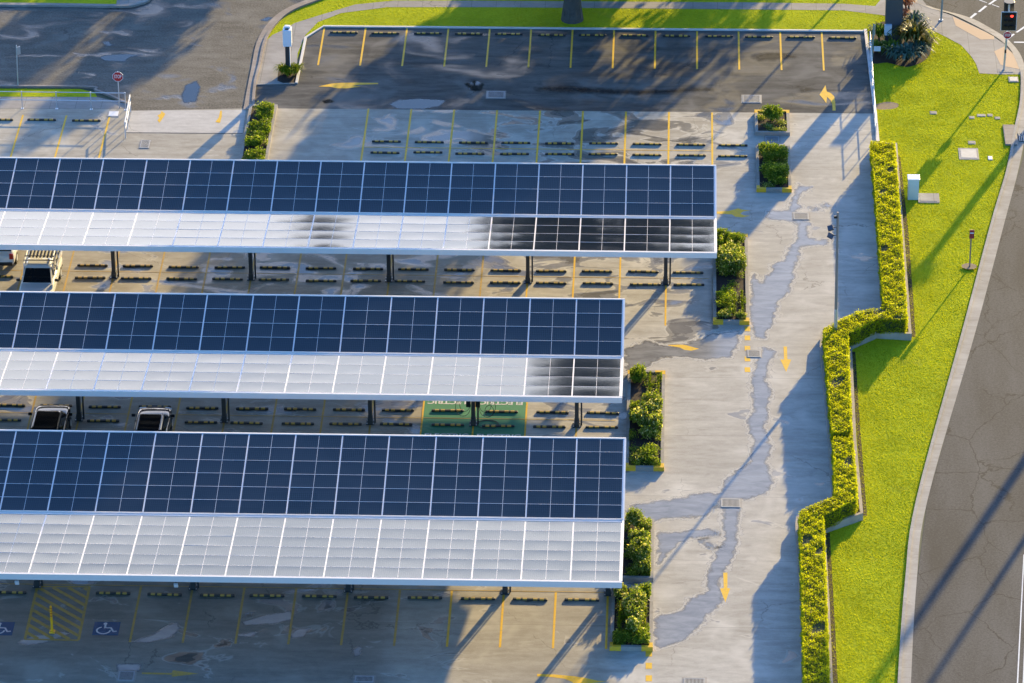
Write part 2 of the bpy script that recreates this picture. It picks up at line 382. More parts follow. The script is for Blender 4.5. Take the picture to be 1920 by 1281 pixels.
def strip(line, width, z0, z1, m, mb=None, side=0.0):
    """swept rectangular kerb along a polyline"""
    mb = mb or MB(); P = [Vector((x, y)) for x, y in line]; n = len(P); A = []; B = []
    for i in range(n):
        t = (P[min(i+1, n-1)]-P[max(i-1, 0)]).normalized(); nn = Vector((-t.y, t.x))
        A.append(P[i]+nn*(width*(.5+side))); B.append(P[i]-nn*(width*(.5-side)))
    vs = [];
    for i in range(n): vs += [(A[i].x, A[i].y, z0), (A[i].x, A[i].y, z1), (B[i].x, B[i].y, z1), (B[i].x, B[i].y, z0)]
    fs = []
    for i in range(n-1):
        a, b = 4*i, 4*i+4
        fs += [(a, b, b+1, a+1), (a+1, b+1, b+2, a+2), (a+2, b+2, b+3, a+3)]
    fs += [(0, 1, 2, 3), (4*n-1, 4*n-2, 4*n-3, 4*n-4)]
    return mb.add(vs, fs, m)
def smoothline(pts, k=6):
    out = []; n = len(pts)
    for i in range(n-1):
        p0, p1, p2, p3 = pts[max(i-1, 0)], pts[i], pts[i+1], pts[min(i+2, n-1)]
        for j in range(k):
            t = j/k; out.append(tuple(.5*((2*b)+(-a+c)*t+(2*a-5*b+4*c-d)*t*t+(-a+3*b-3*c+d)*t**3) for a, b, c, d in zip(p0, p1, p2, p3)))
    return out+[pts[-1]]

# ------------------------------------------------------------------ ground sheets
sheet_z = [0.0]
def sheet(name, pts, m, z, kind='structure'):
    return struct(MB().poly(pts, z, m).build(name), kind)
struct(MB().poly([(-3000, -3000), (3000, -3000), (3000, 3000), (-3000, 3000)], -.02, simple('dry_ground', (.10, .105, .06), .9, 0, .3, .05)).build('ground'))
# worn access road at upper left
ROADL = PX([(-140, 160), (155, 163), (180, 170), (215, 182), (243, 195), (246, 208), (466, 206), (474, 160), (486, 85), (505, 48), (540, 18), (620, -14), (760, -80), (760, -300), (-140, -300)])
sheet('road', ROADL, M_road_old, -.008)
# asphalt part of the parking lot
ASPH = PX([(607, 51), (1622, 60), (1641, 213), (520, 203.5), (467, 203), (478, 160), (556, 156), (573, 72)])
sheet('asphalt_lot', ASPH, M_asph, .0)
CONC = PX([(-160, 204.5), (242, 204.5), (244, 208), (466, 203.5), (520, 203.6), (1641, 213.2), (1646, 262), (1668, 588), (1560, 640), (1578, 930), (1512, 975), (1520, 1500), (-160, 1500)])
sheet('concrete_lot', CONC, M_conc, .004)
sheet('ramp', PX([(247, 208), (461, 206.5), (455, 250), (236.5, 248.5)]), M_conc_pale, .010)
struct(strip(PX([(236, 249), (455, 250.6)]), .05, .0, .012, simple('dark_joint', (.07, .065, .06), .9)).build('ramp_joint'))
# footpath and verge
PATH = PX([(475, 161), (490, 112), (500, 76), (511, 66), (535, 55), (552, 44), (606, 27), (666, 9), (740, 1.5), (900, 2), (1400, 5), (1582, 7.5), (1641, 12), (1655, -5), (1668, -40), (1700, -40), (1740, 14), (1786, 30), (1850, 61), (1882, 82), (1897, 99), (1916, 132), (1914, 140), (1880, 140), (1836, 138), (1830, 120), (1821, 106), (1802, 85), (1774, 70), (1740, 53), (1690, 36), (1655, 29), (1582, 20), (1395, 18), (935, 14), (726, 14), (640, 25), (596, 42), (573, 66), (558, 100), (556, 157)])
sheet('footpath', PATH, M_path, .016)
VERGE = PX([(490, 112), (486, 85), (505, 48), (540, 18), (620, -14), (760, -80), (1660, -80), (1655, -5), (1641, 12), (1660, 40), (1640, 130), (1622, 58), (607, 49), (571, 71), (555, 120), (520, 135)])
LAWN = PX([(1624, 58), (1652, 29), (1740, 53), (1774, 70), (1802, 85), (1821, 106), (1830, 120), (1836, 138), (1872, 140), (1913, 140), (1911, 197), (1899, 250), (1886, 320), (1858, 415), (1802, 626), (1717, 938), (1696, 1089), (1682, 1281), (1676, 1480), (1520, 1480), (1512, 975), (1578, 930), (1560, 640), (1668, 588), (1645, 262), (1640, 213)])
sheet('verge', VERGE, M_lawn, .008); sheet('lawn', LAWN, M_lawn, .002)
sheet('verge', PX([(-150, 166), (150, 167), (178, 174), (182, 182), (-150, 181)]), M_lawn, .006)
sheet('footpath', PX([(-150, 181), (182, 182), (243, 196), (244, 204), (-150, 204)]), M_path, .0)
sheet('verge', PX([(-150, 6), (218, 9), (226, -60), (-150, -60)]), M_lawn, .012)
sheet('traffic_island', PX([(218, 9.5), (250, 8), (278, -4), (300, -60), (226, -60)]), M_path, .012)
# main road on the right and the cross street
ROADR = PX([(1740, 11), (1815, 32), (1852, 50), (1887, 72), (1912, 100), (1923, 140), (1925, 230), (1920, 290), (1883, 415), (1827, 626), (1738.6, 938), (1718, 1100), (1707, 1281), (1700, 1480), (2060, 1480), (2110, 1281), (2185, 640), (2260, 290), (2330, 200), (2900, 160), (2900, -400), (1700, -400), (1690, -20)])
sheet('road', ROADR, M_road, -.006)
# kerbs
def kerb(name, pts, width, h, m, k=5, side=0): return struct(strip(smoothline(PX(pts), k), width, -.015, h, m, side=side).build(name))
kerb('kerb', [(463, 207), (470, 168), (478, 128), (488, 80), (510, 44), (545, 17), (620, -14), (760, -80)], .42, .05, M_kerb_d)
kerb('kerb', [(474, 207), (478, 160), (487, 122), (497, 78), (517, 46), (550, 20), (620, -8), (760, -72)], .16, .13, M_kerb_d)
kerb('kerb', [(-150, 9), (100, 11), (225, 13), (258, 9), (282, -5), (300, -60)], .3, .12, M_kerb)
kerb('kerb', [(-150, 163), (150, 164), (180, 171), (212, 183), (243, 197)], .16, .1, M_kerb_d)
gut = MB()
GI = smoothline(PX([(1913, 134), (1914, 160), (1911, 200), (1900, 250), (1886.5, 322), (1859, 415), (1803, 626), (1718, 938), (1697, 1089), (1683, 1281), (1676, 1490)]), 6)
GO = smoothline(PX([(1924, 132), (1928, 165), (1928, 205), (1922, 255), (1908, 325), (1884, 415), (1828, 626), (1739, 938), (1719, 1089), (1708, 1281), (1701, 1490)]), 6)
gut.add([(x, y, .012) for x, y in GI]+[(x, y, .004) for x, y in GO], [(i, i+1, len(GI)+i+1, len(GI)+i) for i in range(len(GI)-1)], M_kerb)
struct(gut.build('gutter'))
struct(strip(GI, .16, -.01, .11, M_kerb, side=.5).build('kerb'))
CI = smoothline(PX([(1690, -8), (1740, 15), (1786, 28), (1850, 60), (1882, 81), (1898, 99), (1913, 134)]), 6)
CO = smoothline(PX([(1690, -14), (1740, 11), (1815, 32), (1852, 50), (1887, 72), (1912, 100), (1924, 132)]), 6)
g2 = MB().add([(x, y, .024) for x, y in CI]+[(x, y, .004) for x, y in CO], [(i, i+1, len(CI)+i+1, len(CI)+i) for i in range(len(CI)-1)], M_kerb)
struct(g2.build('gutter'))
# kerb line of the asphalt lot
struct(strip(PX([(556, 157), (573, 72), (607, 50.5), (1622, 59.5)]), .15, -.01, .08, simple('lot_kerb', (.62, .59, .54), .7, 0, .12, 2)).build('kerb'))
struct(strip(PX([(1622.5, 58), (1641, 213), (1646, 268)]), .18, -.01, .13, simple('white_edge_kerb', (.62, .57, .55), .7, 0, .12, 2)).build('kerb'))
struct(strip(PX([(478, 159.5), (556, 157)]), .1, -.01, .05, M_kerb).build('kerb'))
# crossing ramps at the corner
sheet('kerb_ramp', PX([(1786, 31.5), (1792, 49), (1839, 75), (1864, 74.5), (1864, 69), (1850, 62)]), M_ramp, .021)
sheet('kerb_ramp', PX([(1864, 97), (1883, 88), (1897, 99), (1903, 106), (1914, 131), (1888, 126), (1876, 122)]), M_ramp, .021)
# ------------------------------------------------------------------ painted markings
def band(a, b, wd): 
    a, b = Vector(a), Vector(b); t = (b-a).normalized(); n = Vector((-t.y, t.x))*wd/2
    return [tuple(a+n), tuple(b+n), tuple(b-n), tuple(a-n)]
ZP = .0165
lines = MB(); old = MB()
for i in range(13): x = -20.948+2.5*i; lines.poly(band((x, 52.95), (x, 47.58), .11), .008, M_yellow)
for i in range(9): x = -17.574+2.5*i; lines.poly(band((x, 41.7), (x, 31.6), .11), .0085, M_yellow)
lines.poly(band((-17.5, 36.65), (2.4, 36.65), .06), .0125, M_yellow)
for x in (-37.62, -35.08, -32.56): lines.poly(band((x, 40.38), (x, 34.0), .11), .0085, M_yellow)
for i in range(-2, 14): x = -32.62+2.5*i; old.poly(band((x, 26.2), (x, 15.6), .1), .0085, M_yellow if i > 9 else M_yellow_old)
lines.poly(band((-40, 21.0), (2.2, 21.0), .05), .0125, M_yellow_old)
for x in [-37.65+2.5*i for i in range(10)]+[-4.6]: old.poly(band((x, 10.3), (x, -.2), .1), .0085, M_yellow_old)
for x in (-12.52, -9.87, -7.2): lines.poly(band((x, 10.3), (x, -.2), .09), .0205, M_yellow)
lines.poly(band((-40, 5.32), (-2.6, 5.32), .05), .0245, M_yellow_old)
for i in range(10): x = -25.21+2.5*i; lines.poly(band((x, -11.46), (x, -16.46), .11), .0085, M_yellow if i > 5 else M_yellow_old)
lines.poly(band((-40, -11.40), (-2.9, -11.40), .06), .0125, M_yellow if False else M_yellow_old)
struct(lines.build('bay_lines')); struct(old.build('bay_lines'))
dash = MB()
for y in (617, 634, 653.5, 673.5, 693.5): dash.poly(PX([(1396, y-4.5), (1406.5, y-4.5), (1407, y+4.5), (1396.4, y+4.5)]), .0085, M_yellow)
for y in (1225.5, 1248.5, 1272): dash.poly(PX([(1210.5, y-5.5), (1222.5, y-5.5), (1222.5, y+6), (1210.5, y+6)]), .0085, M_yellow)
struct(dash.build('yellow_dashes'))
hz = MB(); zone = PX([(70, 1100), (168, 1100.5), (147, 1201), (46.5, 1199)])
for i in range(4): hz.poly(band(zone[i], zone[(i+1) % 4], .13), .0085+.001*i, M_yellow_old)
zx0, zx1, zy0, zy1 = zone[3][0], zone[1][0], zone[2][1], zone[0][1]
for k in range(-6, 10):                       # diagonal hatching clipped to the zone
    pts = []
    y0 = zy0+k*.68+.3; A = [(zone[0][0], y0+1.7), (zone[1][0], y0-.6)]
    a, b = Vector(A[0]), Vector(A[1])
    for e, s_ in ((a, 1), (b, -1)): pass
    def clipY(p, q, y): t = (y-p.y)/(q.y-p.y); return p+(q-p)*t
    if a.y < zy0+.1 or b.y > zy1-.1: continue
    if a.y > zy1-.08: a = clipY(a, b, zy1-.08)
    if b.y < zy0+.08: b = clipY(a, b, zy0+.08)
    hz.poly(band(a, b, .2), .0135, M_yellow_old)
struct(hz.build('hatched_zone'))
gz = [(-12.52, 10.3), (-7.2, 10.3), (-7.2, -.2), (-12.52, -.2)]
sheet('green_bay', gz, M_green_p, .0165)
def text_mesh(txt, size, mat, bold=.02):
    cu = bpy.data.curves.new(txt, 'FONT'); cu.body = txt; cu.size = size; cu.align_x = 'CENTER'; cu.align_y = 'CENTER'; cu.offset = bold
    to = bpy.data.objects.new(txt, cu); me = bpy.data.meshes.new_from_object(to)
    bpy.data.objects.remove(to); me.materials.clear(); me.materials.append(mat); return me
def text_obj(name, txt, size, mat, mw, parent=None, bold=.02):
    o = bpy.data.objects.new(name, text_mesh(txt, size, mat, bold)); C.objects.link(o); o.matrix_world = mw
    if parent is not None: o.parent = parent; o.matrix_parent_inverse = Matrix()
    return o
for cx, cy, rz in ((-11.2, 7.02, math.pi), (-8.53, 7.02, math.pi), (-11.2, 3.52, 0), (-8.53, 3.52, 0)):
    o = text_obj('bay_lettering', 'ELECTRIC', .62, M_white_p, Matrix.Translation((cx, cy, .0205)) @ Matrix.Rotation(rz, 4, 'Z') @ Matrix.Diagonal((.84, .85, 1, 1)))
    struct(o)
# accessible parking symbols
def wheelchair(cx, cy):
    mb = MB(); mb.poly([(cx-.62, cy-.6), (cx+.62, cy-.6), (cx+.62, cy+.6), (cx-.62, cy+.6)], .0085, M_blue_p)
    ring = [(cx-.12+.36*math.cos(a), cy-.16+.34*math.sin(a)) for a in np.linspace(R_(110), R_(360), 16)]
    ring2 = [(cx-.12+.28*math.cos(a), cy-.16+.26*math.sin(a)) for a in np.linspace(R_(110), R_(360), 16)]
    for i in range(15): mb.poly([ring[i], ring[i+1], ring2[i+1], ring2[i]], .0125, M_white_p)
    mb.poly([(cx-.09+.09*math.cos(a), cy+.42+.11*math.sin(a)) for a in np.linspace(0, 6.28, 11)[:-1]], .0125, M_white_p)
    for a, b in (((cx-.08, cy+.32), (cx-.06, cy+.02)), ((cx-.06, cy+.06), (cx+.22, cy+.06)), ((cx+.2, cy+.08), (cx+.36, cy-.28)), ((cx+.34, cy-.27), (cx+.52, cy-.22))):
        mb.poly(band(a, b, .09), .0135, M_white_p)
    return struct(mb.build('accessible_bay_symbol'))
for px in (199.5, 1): p = G(px, 1179); wheelchair(p.x, p.y)
def mark(pts, m=M_yellow, z=.0085, name='direction_arrow'): return struct(MB().poly(PX(pts), z, m).build(name))
mark([(597, 162.5), (622, 157), (642, 155.5), (666, 155.3), (709, 155.8), (709, 158), (672, 159.5), (660, 161.5), (677, 162.8), (650, 166), (632, 166), (618, 163)])
mark([(1547.7, 160.2), (1550.2, 172), (1557.8, 175), (1564, 181), (1566, 190.6), (1566.9, 207.8), (1561, 207.8), (1560.6, 197), (1557.8, 189), (1551, 182), (1549.2, 193.7), (1543.5, 186), (1536.7, 178)])
mark([(1344, 397), (1366, 396), (1384, 391), (1392, 393.5), (1407, 395), (1393, 397), (1388, 401), (1395, 404), (1407, 405), (1391, 408), (1379, 407), (1372, 402.5), (1344, 401)])
mark([(1253, 647), (1280, 646.5), (1288, 648), (1311, 654.5), (1296, 658), (1284, 656.5), (1274, 652), (1253, 648.5)])
mark([(1469, 650), (1475.5, 650), (1476.5, 674), (1483.5, 674.5), (1474, 698), (1463, 674.5), (1470, 674.2)])
mark([(1356, 1074), (1364, 1074), (1364, 1103), (1369, 1103.5), (1360, 1130), (1350, 1104), (1357, 1103)])
mark([(1007, 1264), (1040, 1265), (1078, 1268.5), (1100, 1272), (1122, 1277), (1140, 1277.5), (1112, 1281), (1095, 1287), (1062, 1290), (1075, 1280), (1058, 1273), (1034, 1270), (1007, 1268.5)])
mark([(266, 1261), (322, 1262.5), (324, 1257), (373, 1263.5), (322, 1269.5), (322, 1265.5), (266, 1264.5)], M_yellow_old)
mark([(303, 208.5), (310, 214), (307.5, 219), (304, 224), (299, 231), (295, 226), (299, 222), (295, 217), (301, 214)], M_yellow, .0145)
mark([(413, 208), (416, 208), (416, 219), (412.5, 231), (403.5, 229.5), (410, 221)], M_yellow, .0145)
rm = MB()
def zz(p): return [(1740+x/8.0, y/8.0) for x, y in p]
for s_ in ([(595, 288), (635, 288), (740, 205), (705, 195)], [(745, 178), (780, 180), (890, 95), (855, 85)], [(898, 66), (935, 68), (1060, -20), (1015, -20)], [(1310, 487), (1345, 488), (1475, 400), (1440, 395)], [(1185, 592), (1215, 585), (1305, 515), (1275, 505)], [(1290, 625), (1700, 628), (1700, 645), (1290, 642)], [(770, -5), (885, 38), (885, 46), (765, 4)], [(960, 62), (1070, 102), (1068, 110), (957, 70)]):
    rm.poly(PX(zz(s_)), -.002, M_white_p)
rm.poly(PX([(1919, 1040), (1921, 1040), (1909, 1281), (1904, 1470), (1901, 1470), (1906.5, 1281)]), -.002, M_white_p)
rm.poly(PX([(1928, 1040), (1930, 1040), (1920, 1281), (1915, 1470), (1912, 1470), (1917.5, 1281)]), -.002, M_white_p)
struct(rm.build('road_markings'))
# ------------------------------------------------------------------ water and pale patches lying on the slabs
def film(name, dark, light, rough, feather=.14, rim=None, wob=.3):
    """thin water film: opaque in the middle, thinning out at a wandering edge, with a pale dried line outside"""
    t = NT(name); at = t.N('Attribute'); at.attribute_name = 'inset'
    n1 = t.noise(1.9, 6, .68, .4); n2 = t.noise(1.3, 6, .7, .5, t.scaled(t.P(), (.5, 1.5, 1)))
    d = t.math('ADD', at.outputs['Fac'], t.math('MULTIPLY', t.math('SUBTRACT', n1, .5), wob))
    m = t.rng(d, -.14, feather-.14)
    base = t.mix(t.rng(n2, .3, .7), dark, light)
    al = m
    if rim:
        rm_ = t.math('MULTIPLY', t.rng(d, -.25, -.15), t.math('SUBTRACT', 1.0, m))
        base = t.mix(t.rng(m, .0, .35), rim, base); al = t.math('MAXIMUM', m, t.math('MULTIPLY', rm_, .75))
        t.rough(t.rng(m, 0, .5, .8, rough))
    else: t.rough(rough)
    t.col(base); tr = t.N('BsdfTransparent'); ms = t.N('MixShader'); t.L(al, ms.inputs[0]); t.L(tr.outputs[0], ms.inputs[1]); t.L(t.b.outputs[0], ms.inputs[2])
    t.L(ms.outputs[0], t.t.nodes['Material Output'].inputs[0]); return t.m
M_wetc = film('wet_concrete', (.20, .19, .17), (.33, .315, .282), .24, .3, (.56, .53, .475), .95)
M_pud = film('puddle_on_asphalt', (.018, .018, .018), (.028, .027, .026), .05, .2)
M_pale_patch = film('pale_patch_film', (.27, .27, .265), (.36, .36, .35), .45, .25)  # patches simply given a pale base colour, feathered at the edge
M_damp = film('damp_asphalt', (.016, .016, .016), (.045, .044, .042), .55, .8, None, .8); M_damp.node_tree.nodes['Principled BSDF'].inputs['Specular IOR Level'].default_value = .06
def water(name, pts, m, z, rim=True, seed=1, amp=.07):
    P = np.array(PX(pts)); st = .14; pad = .6
    x0, y0 = P.min(0)-pad; x1, y1 = P.max(0)+pad; nx, ny = int((x1-x0)/st)+2, int((y1-y0)/st)+2
    X, Y = np.meshgrid(x0+st*np.arange(nx), y0+st*np.arange(ny)); X, Y = X.ravel(), Y.ravel(); D = np.full(len(X), 1e9)
    for i in range(len(P)):
        a, b_ = P[i], P[(i+1) % len(P)]; e = b_-a; L2 = max(1e-9, e@e); tt = np.clip(((X-a[0])*e[0]+(Y-a[1])*e[1])/L2, 0, 1)
        D = np.minimum(D, np.hypot(X-a[0]-tt*e[0], Y-a[1]-tt*e[1]))
    D = np.where(inpoly([tuple(p) for p in P], X, Y), D, -D); ok = (D > -pad).reshape(ny, nx)
    q = ok[:-1, :-1] & ok[1:, :-1] & ok[:-1, 1:] & ok[1:, 1:]; jj, ii = np.nonzero(q); v = jj*nx+ii
    F = np.stack([v, v+1, v+nx+1, v+nx], 1); used, inv = np.unique(F, return_inverse=True)
    o = raw_mesh(name, np.stack([X[used], Y[used], np.full(len(used), z)], 1), inv.reshape(-1, 4), [m])
    at = o.data.attributes.new('inset', 'FLOAT', 'POINT'); at.data.foreach_set('value', D[used].astype(np.float32)); return struct(o)
water('wet_patch', [(1498, 345), (1510, 352), (1522, 351), (1512, 358), (1503, 362), (1494, 376), (1502, 385), (1494, 396), (1498, 412), (1518, 418), (1514, 445), (1528, 450), (1552, 449), (1550, 459), (1503, 461), (1497, 475), (1498, 486), (1489, 495), (1487, 520), (1480, 545), (1458, 565), (1450, 598), (1440, 618), (1432, 635), (1415, 633), (1408, 600), (1409, 540), (1413, 512), (1419, 527), (1428, 532), (1436, 520), (1448, 510), (1445, 500), (1470, 488), (1478, 470), (1495, 448), (1497, 423), (1490, 414), (1462, 414), (1440, 408), (1440, 396), (1482, 396), (1481, 382), (1492, 362)], M_wetc, .0062, True, 1)
water('wet_patch', [(1430, 652), (1453, 659), (1450, 670), (1439, 684), (1435, 712), (1446, 740), (1436, 766), (1440, 780), (1431, 800), (1446, 839), (1436, 867), (1449, 904), (1436, 923), (1404, 936), (1354, 938), (1321, 969), (1240, 972), (1222, 981), (1180, 970), (1174, 956), (1196, 945), (1277, 935), (1307, 927), (1354, 925), (1362, 900), (1380, 884), (1408, 867), (1412, 830), (1402, 788), (1415, 769), (1409, 735), (1411, 707), (1419, 681), (1424, 668)], M_wetc, .0062, True, 2)
water('wet_patch', [(1355, 952), (1386, 952), (1385, 967), (1380, 1012), (1376, 1037), (1369, 1056), (1345, 1090), (1353, 1114), (1354, 1129), (1327, 1153), (1306, 1181), (1280, 1200), (1236, 1216), (1229, 1210), (1229, 1160), (1241, 1153), (1278, 1147), (1298, 1121), (1332, 1108), (1323, 1093), (1327, 1085), (1337, 1050), (1346, 1030), (1360, 1012), (1356, 981)], M_wetc, .0062, True, 3)
water('wet_patch', [(1171, 655), (1212, 640), (1236, 647), (1265, 652), (1306, 639), (1332, 629), (1385, 620), (1380, 655), (1369, 670), (1317, 674), (1285, 669), (1238, 670), (1207, 691), (1176, 694)], M_wetc, .0062, True, 4)
water('wet_patch', [(1235, 1000), (1267, 999), (1324, 992), (1345, 1000), (1337, 1005), (1292, 1010), (1270, 1019), (1250, 1040), (1235, 1059)], M_wetc, .0062, True, 5)
water('wet_patch', [(1316, 1014), (1322, 1012), (1342, 1025), (1338, 1028), (1322, 1024)], M_wetc, .0062, True, 6, .02)
water('wet_patch', [(1521, 390), (1529, 388), (1537, 391), (1532, 395), (1524, 395)], M_wetc, .0062, True, 7, .02)
water('wet_patch', [(1543, 384), (1552, 382), (1562, 385), (1556, 389), (1547, 388)], M_wetc, .0062, True, 8, .02)
for i, p in enumerate([[(1402, 107), (1418, 100), (1450, 96), (1480, 99), (1503, 107), (1480, 112), (1455, 115), (1420, 116)], [(1468, 164), (1498, 161), (1532, 168), (1516, 174), (1500, 175), (1496, 168)], [(732, 196), (748, 188), (790, 186), (834, 189), (822, 199), (790, 204), (745, 203)], [(872, 158), (890, 152), (906, 158), (900, 170), (884, 170)], [(606, 189), (618, 187), (624, 191), (610, 193)]]):
    water('puddle', p, (M_damp, M_damp, M_pud, M_pud, M_pud)[i], .0045, False, 20+i, .05)
water('damp_streak', [(1000, 162), (1060, 159), (1190, 168), (1330, 163), (1350, 172), (1200, 180), (1090, 177), (1000, 172)], M_damp, .0045)
for i, p in enumerate([[(188, 108), (200, 104), (238, 102), (268, 103), (240, 107), (232, 115), (196, 113)], [(193, 79), (203, 78), (208, 83), (216, 84), (200, 86)], [(342, 178), (350, 160), (368, 152), (374, 165), (366, 190), (346, 192)], [(490, 38), (502, 32), (510, 34), (500, 39)]]):
    water('puddle', p, M_pud, -.0035, False, 30+i, .05)
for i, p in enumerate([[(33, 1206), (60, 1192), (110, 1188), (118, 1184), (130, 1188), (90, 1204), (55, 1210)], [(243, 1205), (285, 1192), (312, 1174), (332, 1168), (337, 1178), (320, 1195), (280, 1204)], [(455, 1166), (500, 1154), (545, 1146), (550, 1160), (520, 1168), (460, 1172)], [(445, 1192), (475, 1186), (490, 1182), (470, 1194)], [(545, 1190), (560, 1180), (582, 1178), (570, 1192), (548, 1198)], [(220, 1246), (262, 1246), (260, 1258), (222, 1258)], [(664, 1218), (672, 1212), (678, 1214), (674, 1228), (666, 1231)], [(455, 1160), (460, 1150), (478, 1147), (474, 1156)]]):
    water('pale_patch', p, M_pale_patch, .0068, False, 40+i, .04)

# ------------------------------------------------------------------ wheel stops
ws = MB(); prof = [(-.075, 0), (-.075, .055), (-.05, .095), (.05, .095), (.075, .055), (.075, 0)]
vs = []
for x, s_ in ((-.83, .8), (-.78, 1), (.78, 1), (.83, .8)): vs += [(x, y*s_, z*s_) for y, z in prof]
fs = [tuple(range(5, -1, -1)), tuple(range(18, 24))]
for k in range(3): fs += [(6*k+i, 6*k+(i+1) % 6, 6*k+6+(i+1) % 6, 6*k+6+i) for i in range(6)]
ws.add(vs, fs, M_rubber)
wheel0 = ws.build('wheel_stop')
for x in (-.56, -.25, .25, .56):
    mk = MB(); mk.add([(x-.1, y, z) for y, z in ((-.0765, .03), (-.0765, .056), (-.051, .0975), (.051, .0975), (.0765, .056))]+[(x+.1, y, z) for y, z in ((-.0765, .03), (-.0765, .056), (-.051, .0975), (.051, .0975), (.0765, .056))],
        [(i, i+5, i+6, i+1) for i in range(4)], M_marker)
    o = mk.build('reflective_marker'); o.parent = wheel0
first = [True]
def stops(xs, y, where, z=.005, group='black and yellow rubber wheel stops'):
    for i, x in enumerate(xs):
        o = wheel0 if first[0] else copy_tree(wheel0); first[0] = False
        o.location = (x+rnd.gauss(0, .045), y+rnd.gauss(0, .03), z); o.rotation_euler = (0, 0, rnd.gauss(0, .012))
        tag(o, f'wheel stop, {ORD[i]} from left, {where}', 'wheel stop', group)
stops([-20.948+2.5*(i+.5) for i in range(13)], 52.15, 'in the asphalt row along the grass verge', .002)
stops([-17.574+2.5*(i+.5) for i in range(9)], 37.37, 'farther line of the double row beyond farthest canopy')
stops([-17.574+2.5*(i+.5) for i in range(9)], 35.95, 'nearer line of the double row beyond farthest canopy')
stops([-38.85, -36.38, -33.83], 39.65, 'on concrete below the galvanised railing')
stops([-33.87]+[-31.37+2.5*i for i in range(14)], 21.62, 'farther line between farthest and middle canopies')
stops([-36.37]+[-31.36+2.5*i for i in range(14)], 20.22, 'nearer line between farthest and middle canopies')
xs2 = [-33.9, -31.4, -28.9, -26.4, -23.9, -21.4, -18.9, -16.4, -13.83, -11.2, -8.53, -5.9, -3.33]
stops(xs2[:12][0:1]+xs2[1:], 6.04, 'farther line between middle and nearest canopies')
stops(xs2, 4.55, 'nearer line between middle and nearest canopies')
stops([-31.5]+[-26.45+2.5*i for i in range(9)]+[-3.98], -12.2, 'in the row in front of nearest canopy')
# ------------------------------------------------------------------ solar canopies
def module_mesh(name, Lx, Ly, seed, sag):
    g = random.Random(seed); nx, ny = 12, 8; b = .008; gz = .0; mb = MB()
    tx, ty = g.gauss(0, .0012), g.gauss(0, .0025); s0 = sag*g.uniform(.6, 1.3); kx = g.uniform(-.004, .004)
    vs = []
    for j in range(ny+1):
        for i in range(nx+1):
            u, v = -1+2*i/nx, -1+2*j/ny
            x, y = u*(Lx/2-b), v*(Ly/2-b)
            vs.append((x, y, -s0*(1-v*v)*(1-.55*u*u)+tx*x+ty*y+kx*u*u*v))
    fs = [(j*(nx+1)+i, j*(nx+1)+i+1, (j+1)*(nx+1)+i+1, (j+1)*(nx+1)+i) for j in range(ny) for i in range(nx)]
    mb.add(vs, fs, M_glassp); ng = len(fs)
    hx, hy = Lx/2, Ly/2; z1, z0 = .006, -.035
    def bar(x0, x1, y0, y1, zt=z1):
        mb.add([(x0, y0, z0), (x1, y0, z0), (x1, y1, z0), (x0, y1, z0), (x0, y0, zt), (x1, y0, zt), (x1, y1, zt), (x0, y1, zt)], [(4, 5, 6, 7), (0, 1, 5, 4), (1, 2, 6, 5), (2, 3, 7, 6), (3, 0, 4, 7)], M_alu)
    bar(-hx, hx, -hy, -hy+b); bar(-hx, hx, hy-b, hy); bar(-hx, -hx+b, -hy+b, hy-b); bar(hx-b, hx, -hy+b, hy-b)
    mb.add([(-.008, -hy+b, .0015), (.008, -hy+b, .0015), (.008, hy-b, .0015), (-.008, hy-b, .0015)], [(0, 1, 2, 3)], M_alu)
    o = mb.build(name); me = o.data; sm = [i < ng for i in range(len(me.polygons))]; me.polygons.foreach_set('use_smooth', sm)
    bpy.data.objects.remove(o); return me
